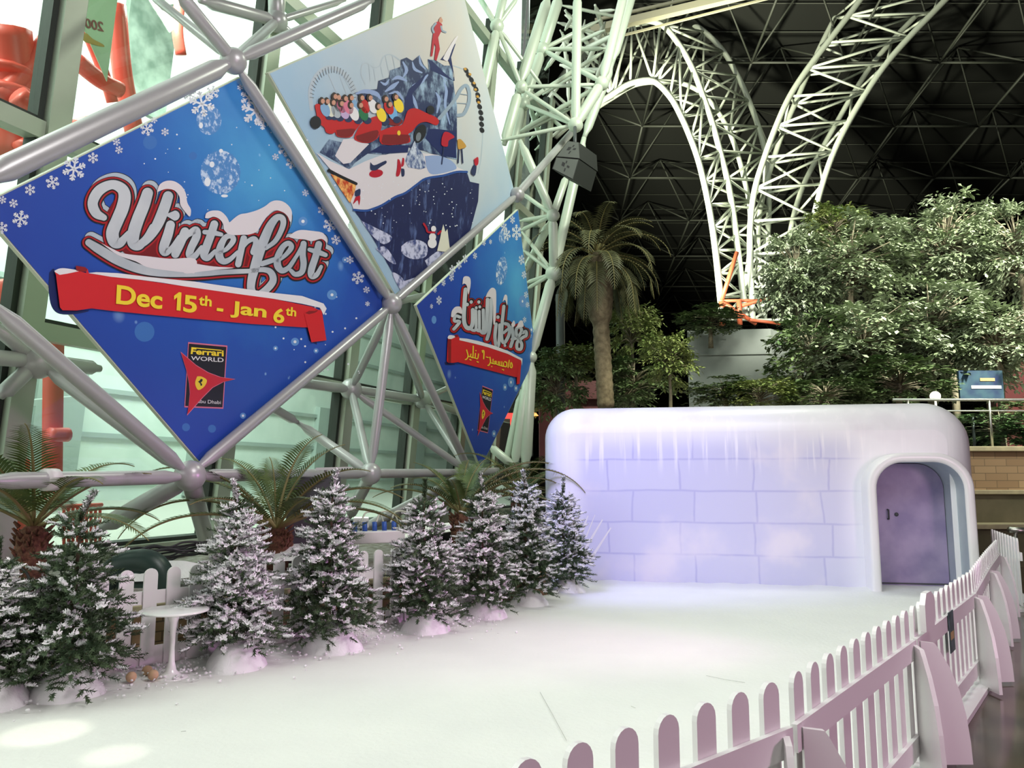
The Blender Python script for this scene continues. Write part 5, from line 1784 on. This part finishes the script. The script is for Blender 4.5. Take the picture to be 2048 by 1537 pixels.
# ------------------------------------------------------------------ leafy trees on the terrace
M['leaf_a'] = mat('grey green leaf', (.15, .195, .10), .5, var=(.31, .36, .25), vs=2.4, spec=.3)
M['leaf_b'] = mat('dark green leaf', (.055, .10, .035), .45, var=(.15, .20, .09), vs=2.0, spec=.3)
M['leaf_c'] = mat('yellow green leaf', (.12, .18, .05), .4, var=(.24, .27, .10), vs=2.0, spec=.3)
M['stem'] = mat('pale branch', (.24, .21, .14), .8, var=(.15, .13, .09), vs=10)


def leafy(seed, R, H, nclu, nleaf, leaf, spread=.36, droop=.5):
    """crown of leaf sprays on a branched stem, origin at the ground, crown centre at height H"""
    rnd = random.Random(seed)
    lb, tb = MB(), MB()
    rx, rz = R
    tb.poly([(0, 0, 0), (.05, .02, H * .45), (0, 0, H), (.03, 0, H + rz * .5)], [.09, .07, .045, .015], 8)
    for k in range(nclu):
        while True:
            v = Vector((rnd.uniform(-1, 1), rnd.uniform(-1, 1), rnd.uniform(-1, 1)))
            if .35 < v.length < 1:
                break
        v = v * (.80 + .2 * rnd.random())
        c = Vector((v.x * rx, v.y * rx, H + v.z * rz))
        o_ = Vector((0, 0, H + v.z * rz * .35 - .25 * rz))
        mid = (o_ + c) / 2 + Vector((0, 0, .12 * rz))
        tb.poly([o_, mid, c], [.026, .017, .006], 5)
        out = Vector((v.x, v.y, .25 * v.z)).normalized()
        for sidx in range(4):                           # sprays
            a = rnd.uniform(-1.1, 1.1)
            d = (Matrix.Rotation(a, 3, 'Z') @ out + Vector((0, 0, rnd.uniform(-.25, .45)))).normalized()
            sl = spread * rnd.uniform(.7, 1.4)
            q = c.copy()
            nl = nleaf // 4
            for i in range(nl):
                f = i / nl
                pos = c + d * sl * f + Vector((rnd.gauss(0, .05), rnd.gauss(0, .05), rnd.gauss(0, .04) - droop * sl * f * f))
                sd = d.cross(Vector((0, 0, 1)))
                sd = sd.normalized() if sd.length > .1 else Vector((1, 0, 0))
                ld2 = (d * rnd.uniform(.3, .9) + sd * rnd.choice((-1, 1)) * rnd.uniform(.3, 1) + Vector((0, 0, rnd.uniform(-.8, .1)))).normalized()
                l = leaf * rnd.uniform(.7, 1.3)
                wv_ = ld2.cross(Vector((rnd.uniform(-.5, .5), rnd.uniform(-.5, .5), 1))).normalized() * l * .22
                nrm_ = wv_.cross(ld2).normalized() * l * .06
                lb.add([pos, pos + ld2 * l * .5 + wv_ + nrm_, pos + ld2 * l, pos + ld2 * l * .5 - wv_ + nrm_], [(0, 1, 2), (0, 2, 3)])
    return lb, tb


lv = {'a': leafy(41, (1.0, 1.0), 2.2, 110, 60, .13), 'b': leafy(42, (1.0, 1.0), 2.2, 70, 56, .17), 'c': leafy(43, (1.0, 1.0), 2.2, 52, 52, .19, .46, .3)}
lm = {'a': 'leaf_a', 'b': 'leaf_b', 'c': 'leaf_c'}
TZ = 2.2
trees = [  # crown centre, half size in the picture, depth, kind
    ((1112, 765), (58, 62), 20.2, 'b', 'leafy shrub between the last banner and the palm trunk'),
    ((1150, 725), (55, 36), 20.6, 'c', 'pale leafed shrub reaching left of the palm trunk'),
    ((1262, 665), (50, 60), 20.5, 'c', 'bright green young tree just right of the palm trunk'),
    ((1268, 762), (66, 48), 20, 'b', 'dark shrub low over the igloo right of the palm trunk'),
    ((1338, 722), (48, 58), 17.5, 'c', 'pale leafed shrub left of the grey pedestal'),
    ((1450, 785), (70, 28), 18, 'b', 'dark shrub in front of the grey pedestal'),
    ((1420, 640), (60, 26), 26, 'b', 'small dark shrub on top of the grey pedestal'),
    ((1592, 555), (66, 95), 21, 'a', 'grey green tree in front of the lattice legs'),
    ((1625, 705), (85, 85), 19, 'b', 'dark tree behind the middle of the igloo'),
    ((1700, 530), (110, 100), 21, 'a', 'broad grey green tree right of the lattice legs'),
    ((1725, 690), (120, 95), 18.5, 'a', 'grey green bush above the igloo door'),
    ((1668, 455), (55, 50), 22, 'c', 'bright leafy shoot rising above the broad tree'),
    ((1890, 490), (92, 105), 20.5, 'a', 'tallest grey green tree against the dark roof'),
    ((1860, 660), (110, 100), 18.5, 'a', 'grey green bush behind the right end of the igloo'),
    ((2035, 500), (80, 110), 19.5, 'a', 'pale tree cut off by the right edge'),
    ((1990, 680), (90, 85), 17.5, 'a', 'leafy bush over the glass railing at the right edge'),
    ((1800, 760), (90, 45), 17, 'b', 'low dark bush along the igloo roof'),
    ((1520, 790), (60, 34), 17, 'c', 'low pale shrub along the igloo roof in the middle'),
    ((1650, 790), (80, 34), 16.8, 'b', 'low dark shrub along the igloo roof left of the door'),
    ((2000, 850), (75, 42), 16.6, 'b', 'low dark shrub just behind the glass railing')]
lfirst = {}
random.seed(17)
for (cx, cy), (hx_, hy_), Y, k, lab in trees:
    c = at(cx, cy, Y)
    sx, sz = hx_ / FPX * Y * 1.02, hy_ / FPX * Y * 1.02
    z0 = TZ if Y < 25 else 6.9
    g = thing('leafy_tree', (c.x, c.y, z0), lab, 'tree', 'trees on the terrace')
    g.rotation_euler = (0, 0, random.random() * 6.28)
    # crown centre sits 2.2 above the foot in the mesh
    lb, tb = lv[k]
    g.scale = (sx, sx, sz)
    foot = c.z - 2.2 * sz
    g.location = (c.x, c.y, max(foot, z0 - .6) if foot > z0 - .6 else z0)
    if foot > z0 - .6:
        g.location = (c.x, c.y, z0)
        zsc = (c.z - z0) / 2.2
        g.scale = (sx, sx, sz)
        g.location = (c.x, c.y, foot)
    else:
        g.location = (c.x, c.y, foot)
    ext = MB()
    if k not in lfirst:
        lfirst[k] = [lb.build('leaves', M[lm[k]], g, True), tb.build('trunk', M['stem'], g, True)]
    else:
        for src in lfirst[k]:
            q = src.copy()
            COL.objects.link(q)
            q.parent = g
    if foot > z0 + .02:                                 # the stem down to the soil
        ext = MB()
        ext.poly([(0, 0, (z0 - foot) / sz - .1), (0, 0, .05)], .08, 8)
        ext.build('lower_trunk', M['stem'], g, True)

# ------------------------------------------------------------------ terrace, railing, brick wall at the right
m = MB()
m.box((1.6, 15.4, -.1), (40, 45, TZ - .06))
tag(m.build('floor_terrace', M['soil']), 'raised planted terrace behind the igloo', kind='structure')
bw = thing('garden_wall', (1.6, 15.0, 0), 'tan brick retaining wall with stone ledges behind the igloo', 'wall', kind='structure')
m = MB()
m.box((0, 0, 1.36), (30, .4, TZ - .1))
m.build('brick_face', M['brick_tan'], bw, True)
m = MB()
m.box((-.03, -.06, TZ - .1), (30, .42, TZ), bev=.015)
m.build('coping', M['stone'], bw, True)
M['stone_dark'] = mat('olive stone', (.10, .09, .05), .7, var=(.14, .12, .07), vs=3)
m = MB()
m.box((-.02, -.25, 1.28), (30, .4, 1.36), bev=.01)
m.build('ledge', M['stone'], bw, True)
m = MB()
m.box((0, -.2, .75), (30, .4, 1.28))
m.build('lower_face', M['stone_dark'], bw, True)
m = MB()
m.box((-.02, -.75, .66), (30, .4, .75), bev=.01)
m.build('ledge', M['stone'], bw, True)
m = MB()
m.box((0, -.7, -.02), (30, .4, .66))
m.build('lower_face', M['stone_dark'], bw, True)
rg = thing('glass_railing', (7.5, 15.1, TZ), 'glass railing with steel rails along the terrace edge', 'railing')
M['steel'] = mat('brushed steel', (.55, .55, .50), .3, .9)
za = at(2000, 800, 15.1).z - TZ
for nme, z, r in (('handrail', za, .028), ('rail', za - .22, .016)):
    m = MB()
    m.tube((0, 0, z), (12, 0, z), r, 10)
    m.build(nme, M['steel'], rg, True)
for k in range(7):
    m = MB()
    m.tube((.3 + 1.6 * k, 0, 0), (.3 + 1.6 * k, 0, za), .022, 8)
    m.build('post', M['steel'], rg, True)
    m = MB()
    m.box((.36 + 1.6 * k, -.006, .08), (1.84 + 1.6 * k, .006, za - .28))
    m.build('glass_panel', M['glass'], rg, True)
m = MB()
m.ball((.9, .1, za + .08), .10, 14, 10)
m.tube((.9, .1, 0), (.9, .1, za), .02, 8)
gl = m.build('globe_lamp', emis('warm lamp globe', (1, .95, .8), 1.2))
gl.location = (7.5, 15.1, TZ)
tag(gl, 'small pale globe lamp at the corner of the terrace railing', 'lamp')
m = MB()
a, b = at(2018, 1060, 12.6), at(2080, 1064, 12.6)
m.tube(a, b, .05, 12)
m.tube((a.x + .1, a.y, 0), (a.x + .1, a.y, a.z), .03, 8)
m.tube((b.x - .1, b.y, 0), (b.x - .1, b.y, b.z), .03, 8)
tag(m.build('guard_rail', M['steel']), 'short steel guard rail at the right edge behind the fence', 'rail')
# poster stands and stalls among the trees
M['poster_blue'] = mat('blue poster', (.012, .025, .08), .5, var=(.04, .09, .12), vs=3)
M['poster_pale'] = mat('pale green poster', (.30, .38, .22), .5, var=(.14, .22, .10), vs=5)
M['red_wall'] = mat('dull red panel', (.06, .008, .008), .5)
a = at(1968, 770, 16.6)
ps = thing('poster_stand', (a.x, a.y, TZ), 'blue poster panel standing among the trees behind the railing', 'poster')
m = MB()
m.box((-.55, -.03, at(1930, 800, 16.6).z - TZ), (.40, .03, at(1930, 742, 16.6).z - TZ))
m.build('panel', M['poster_blue'], ps, True)
m = MB()
m.box((-.3, -.04, at(1930, 778, 16.6).z - TZ), (.35, -.031, at(1930, 772, 16.6).z - TZ))
m.build('pale_band', M['white_paint'], ps, True)
m = MB()
m.box((-.1, -.04, at(1930, 763, 16.6).z - TZ), (.22, -.031, at(1930, 757, 16.6).z - TZ))
m.build('gold_band', M['tan_strip'], ps, True)
m = MB()
m.tube((-.3, 0, 0), (-.3, 0, .7), .03, 8)
m.tube((.3, 0, 0), (.3, 0, .7), .03, 8)
m.build('post', M['dark'], ps, True)
m = MB()
a = at(2040, 800, 19.2)
m.box((a.x - .6, 19.2, TZ - .1), (a.x + 3, 19.6, a.z + .95))
tag(m.build('stall', M['red_wall']), 'dull red stall wall among the trees at the right edge', 'stall')
m = MB()
a = at(1098, 800, 24)
m.box((a.x - .3, 24, TZ - .1), (a.x + 1.6, 24.6, at(1098, 762, 24).z))
m.box((a.x - .5, 23.7, at(1098, 800, 24).z), (a.x + 1.8, 24.0, at(1098, 792, 24).z))
tag(m.build('stall', M['red_wall']), 'dull red stall left of the igloo beyond the shrubs', 'stall')
a = at(1064, 832, 20)
ll = thing('street_lamp', (a.x, a.y, TZ - .06), 'small orange lit lamp beside the red stall', 'lamp')
m = MB()
m.lathe([(.0, .14), (.06, .13), (.17, .0), (.0, .0)], 20, (a.x, a.y, a.z))
m.build('shade', emis('orange lamp glow', (1.0, .42, .12), 1.6), ll)
m = MB()
m.tube((a.x, a.y, TZ - .06), (a.x, a.y, a.z), .025, 8)
m.build('pole', M['dark'], ll)
m = MB()
a = at(1022, 832, 20)
m.box((a.x - .25, 20, a.z - .07), (a.x + .25, 20.1, a.z + .07))
m.box((a.x - .02, 20.1, TZ - .1), (a.x + .02, 20.15, a.z))
tag(m.build('neon_sign', emis('red neon', (1.0, .06, .05), 1.4)), 'small red lit sign seen under the Arabic banner', 'sign')
m = MB()
a0, a1 = at(1122, 800, 22), at(1122, 590, 22)
m.tube((a0.x, 22, TZ - .1), (a0.x, 22, a1.z), .13, 12)
tag(m.build('dark_pole', M['dark']), 'dark grey pole behind the left fronds of the palm', 'pole')

# ------------------------------------------------------------------ loudspeaker on the lattice column
sc_ = at(1150, 335, 16.6)
M['speaker'] = mat('speaker cabinet', (.02, .022, .02), .6)
M['speaker_face'] = mat('grey speaker side', (.10, .11, .10), .5)
spk = thing('loudspeaker', sc_, 'dark two box loudspeaker hanging from the lattice column', 'loudspeaker')
def q4(pts, Y0):
    return [at(x, y, Y0) for x, y in pts]
for nme, fr, sd in (('upper_cabinet', [(1112, 314), (1160, 318), (1158, 285), (1136, 282)], [(1196, 318), (1190, 286)]), ('lower_cabinet', [(1104, 338), (1146, 360), (1158, 319), (1112, 315)], [(1176, 378), (1196, 319)])):
    m = MB()
    f = q4(fr, 16.3)
    bk = [p + Vector((.45, .55, -.06)) for p in f]
    m.add(f + bk, [(0, 1, 2, 3), (7, 6, 5, 4), (0, 4, 5, 1), (1, 5, 6, 2), (2, 6, 7, 3), (3, 7, 4, 0)])
    cb_ = m.build(nme, M['speaker'], spk)
    m = MB()
    c = sum(f, Vector()) / 4
    nf_ = (f[1] - f[0]).cross(f[3] - f[0]).normalized()
    if nf_.dot(CAM - c) < 0:
        nf_ = -nf_
    g_ = [c + (p - c) * .94 + nf_ * .012 for p in f]
    m.add(g_, [(0, 1, 2, 3)])
    m.build('side_panel', M['speaker_face'], cb_)
    m = MB()
    e1, e2 = (g_[1] - g_[0]).normalized(), (g_[3] - g_[0]).normalized()
    for a_, b_, w_, h_ in ((-.05, .02, .07, .09), (.07, .02, .06, .05), (.02, -.08, .03, .08), (0, .1, .03, .06)):
        o_ = c + e1 * a_ + e2 * b_ + nf_ * .014
        m.add([o_ - e1 * w_ / 2 - e2 * h_ / 2, o_ + e1 * w_ / 2 - e2 * h_ / 2, o_ + e1 * w_ / 2 + e2 * h_ / 2, o_ - e1 * w_ / 2 + e2 * h_ / 2], [(0, 1, 2, 3)])
    m.build('rigging_plate', M['black'], cb_)
m = MB()
m.tube(at(1150, 255, 17.2), at(1150, 290, 16.7), .04, 8)
m.build('hanger', M['dark'], spk)

# ------------------------------------------------------------------ equipment on the planter
def eq(name, px, Y, w, d, h, material, label, cat, rz=ang, bev=.01, group=None):
    p = at(*px, Y)
    m = MB()
    m.box((-w / 2, -d / 2, 0), (w / 2, d / 2, h), bev=bev)
    o = m.build(name, material)
    o.location = p
    o.rotation_euler = (0, 0, rz)
    return tag(o, label, cat, group)


eq('equipment_cabinet', (622, 1122), 9.6, .62, .5, 1.02, M['dark'], 'dark grey equipment cabinet behind the tall fir', 'cabinet', rz=.3)
m = MB()
a, b = at(636, 939, 10.2), at(702, 937, 10.2)
m.bar(a, b, .25, .035)
m.tube((a.x + .1, a.y, a.z - .8), (a.x + .1, a.y, a.z), .02, 8)
tag(m.build('shelf_board', M['white_paint']), 'thin white board lying at rail height above the cabinet', 'board')
g = thing('floodlight', at(722, 1048, 10.6), 'small white floodlight glowing behind the lower rail', 'floodlight')
p = g.location
m = MB()
m.box((p.x - .10, p.y - .06, p.z - .06), (p.x + .10, p.y + .06, p.z + .08), bev=.015)
m.build('housing', M['white_paint'], g)
m = MB()
m.tube((p.x, p.y, p.z - .25), (p.x, p.y, p.z), .015, 8)
m.build('stand', M['dark'], g)
m = MB()
m.box((p.x - .09, p.y - .03, p.z + .081), (p.x + .09, p.y + .05, p.z + .086))
m.build('lens', emis('floodlight lens', (1, 1, .92), 3), g)
g = thing('power_box', at(752, 1086, 10.0), 'white power distribution box with blue plugs', 'power box', rz=.5)
m = MB()
m.box((-.35, -.12, 0), (.35, .12, .15), bev=.012)
m.build('box', M['white_paint'], g, True)
M['plug_blue'] = mat('blue plug', (.03, .10, .42), .4)
for k in range(5):
    m = MB()
    m.tube((-.28 + .13 * k, 0, .14), (-.28 + .13 * k, .02, .26), .032, 10)
    m.build('plug', M['plug_blue'], g, True)
M['white_cable'] = mat('pale cable', (.6, .62, .5), .5)
for k in range(3):
    m = MB()
    x = -.2 + .2 * k
    m.poly(spline([(x, .02, .25), (x + .1, .1, .38), (x + .3, .15, .34), (x + .4, .2, .1)], 6), .012, 6)
    m.build('cable', M['white_cable'], g, True)
random.seed(9)
for k in range(11):
    m = MB()
    y0 = random.uniform(1100, 1128)
    pts = [at(225 + i * 28 + random.uniform(-6, 6), y0 - i * 2.6 + random.uniform(-5, 5), 8.0 + .07 * i + .06 * k) for i in range(8)]
    m.poly([Vector(p) for p in spline([tuple(p) for p in pts], 5)], .011, 6)
    tag(m.build('cable', M['black']), 'black cable in the bundle along the foot of the glass behind the planter', 'cable', 'bundle of black cables')
m = MB()
c = at(22, 1175, 6.9)
ring = [c + Vector((.16 * math.cos(2 * PI * k / 24), .03 * math.sin(2 * PI * k / 24), .17 * math.sin(2 * PI * k / 24))) for k in range(25)]
m.poly(ring, .012, 8)
tag(m.build('cable_loop', M['black']), 'black cable loop standing up at the left edge behind the fence', 'cable')
g = thing('lantern', at(2, 1205, 6.6), 'white lantern box with dark window openings at the left edge', 'lantern', rz=.4)
m = MB()
m.box((-.16, -.1, -.02), (.10, .1, .32), bev=.012)
m.build('case', M['white_paint'], g, True)
m = MB()
for k in range(2):
    for j in range(3):
        m.box((-.12 + .11 * k, -.106, .05 + .085 * j), (-.04 + .11 * k, -.099, .115 + .085 * j))
m.build('window_opening', M['dark'], g, True)

# ------------------------------------------------------------------ outside the glass
M['ext_wall'] = mat('pale outside wall', (.70, .77, .73), .7, var=(.62, .70, .66), vs=1.2)
M['ext_band'] = mat('grey outside band', (.36, .42, .40), .7)
M['ext_red'] = mat('red coaster steel', (.78, .10, .07), .4)
M['ext_ground'] = mat('pale paving', (.50, .50, .46), .9)
m = MB()
m.prism([wp(-25, .0, GO - .3), wp(40, .0, GO - .3), wp(40, 0, GO - 45), wp(-25, 0, GO - 45)], (0, 0, .02))
tag(m.build('ground_outside', M['ext_ground']), kind='structure')


def wq(s0, s1, z0, z1, off, thick, material, name, parent=None):
    m = MB()
    m.prism([wp(s0, z0, off), wp(s1, z0, off), wp(s1, z1, off), wp(s0, z1, off)], -WN * thick)
    return m.build(name, material, parent)


bl = thing('outside_building', wp(8, 0, GO - 9), 'pale building with ribbed bands seen through the lower glass', 'building')
wq(1.5, 34, .0, 7.4, GO - 9, 3, M['ext_wall'], 'wall', bl)
for k in range(6):
    wq(1.45, 34, .5 + 1.15 * k, .62 + 1.15 * k, GO - 8.9, .2, M['ext_band'], 'wall_band', bl)
for s_ in (6, 11, 17, 24):
    wq(s_, s_ + 1.3, .1, 3.2, GO - 8.8, .3, M['ext_band'], 'shutter', bl)
for k in range(2):
    m = MB()
    m.bar(wp(-6, .6 + 2.4 * k, GO - 6), wp(6, 2.6 + 2.4 * k, GO - 7), .7, .12)
    m.build('ramp', M['ext_band'], bl)
hi = thing('outside_tower', wp(2, 0, GO - 6), 'white rear wall with a grey green curtain panel beyond the upper glass', 'building')
wq(-9, 3.4, 0, 11.5, GO - 7.5, 1, M['ext_wall'], 'wall', hi)
M['curtain'] = mat('grey green netting', (.20, .26, .22), .7, var=(.42, .48, .43), vs=2.5)
a = pw(245, 180, GO - 6.8)
def sz(p):
    r = p - C0
    return r.dot(WD), r.dot(WUP) + 1.6
pa, pb_ = sz(pw(236, 200, GO - 6.8)), sz(pw(368, -60, GO - 6.8))
wq(pa[0], pb_[0], pa[1], pb_[1] + 2, GO - 6.8, .15, M['curtain'], 'netting', hi)
cs = thing('coaster_structure', wp(-1, 0, GO - 3), 'red tubular coaster structure beyond the glass at the left', 'coaster')
for pts, r, d in (([(15, 60), (25, 170), (5, 330)], .30, 2.2), ([(0, 200), (60, 130), (112, 60)], .13, 2.0), ([(30, 120), (75, 200), (95, 250)], .16, 2.4), ([(60, 250), (85, 275), (40, 300)], .12, 1.8), ([(35, 190), (100, 250)], .14, 1.6),
                  ([(165, 40), (205, 140), (225, 205)], .09, 2.6), ([(232, 10), (245, 150), (270, 270)], .16, 3.0), ([(150, 120), (200, 160), (240, 180)], .13, 2.5), ([(145, 255), (200, 240), (270, 225)], .11, 2.7), ([(360, 0), (355, 60), (362, 110)], .1, 3.2),
                  ([(8, 560), (40, 700), (20, 900)], .18, 2.2), ([(0, 620), (30, 660), (52, 700)], .14, 1.8), ([(108, 660), (106, 800), (104, 1000)], .13, 1.5), ([(0, 820), (50, 815)], .12, 2.0), ([(0, 930), (45, 935)], .16, 2.3), ([(30, 960), (20, 1040), (25, 1100)], .2, 1.6), ([(100, 870), (135, 870)], .1, 1.3)):
    m = MB()
    m.poly([Vector(p) for p in spline([tuple(pw(x, y, GO - d)) for x, y in pts], 5)], r, 12)
    m.build('tube', M['ext_red'], cs)
for (x, y, r) in ((18, 195, .42), (20, 150, .36)):
    m = MB()
    m.ball(pw(x, y, GO - 2.2), r, 14, 10, (1, 1, .35))
    m.build('flange', M['ext_red'], cs)
rf = thing('red_barrier', wp(1.5, 0, GO - 1.4), 'red slatted barrier outside behind the mostly green fir', 'barrier')
for k in range(9):
    m = MB()
    a = pw(128 + 9 * k, 1090, GO - 1.5)
    m.tube(a, pw(128 + 9 * k, 1012 - k * .4, GO - 1.5), .022, 8)
    m.build('bar', M['ext_red'], rf)
m = MB()
m.tube(pw(124, 1014, GO - 1.5), pw(204, 1010, GO - 1.5), .03, 8)
m.build('top_rail', M['ext_red'], rf)
# hanging pennant with mirrored year, read from behind
pn = thing('pennant', pw(190, 100, GO - 1.2), 'pale green hanging pennant with mirrored year beyond the upper glass', 'pennant')
M['pennant'] = mat('pale green banner cloth', (.62, .70, .52), .7)
po = GO - 1.2
m = MB()
m.prism([pw(x, y, po) for x, y in ((152, -30), (240, -40), (214, 163), (160, 40))], -WN * .012)
m.build('cloth', M['pennant'], pn)
vs, fs = text_geo('2005', .02)
x0, x1 = min(v[0] for v in vs), max(v[0] for v in vs)
y0, y1 = min(v[1] for v in vs), max(v[1] for v in vs)
m = MB()
out = []
for x, y in vs:
    a, c = 1 - (x - x0) / (x1 - x0), (y - y0) / (y1 - y0)
    out.append(pw(160 + a * 48 - 2 * c, 53 + a * 11 - c * 20, po + .01))
m.add(out, fs)
m.build('year_lettering', P['ribbon_dark'], pn)
m = MB()
m.add([pw(x, y, po + .01) for x, y in smooth([(163, 75), (172, 66), (186, 78), (205, 88), (208, 94), (190, 90), (170, 84)], 3)], [tuple(range(21))])
m.build('printed_car', P['tan'], pn)
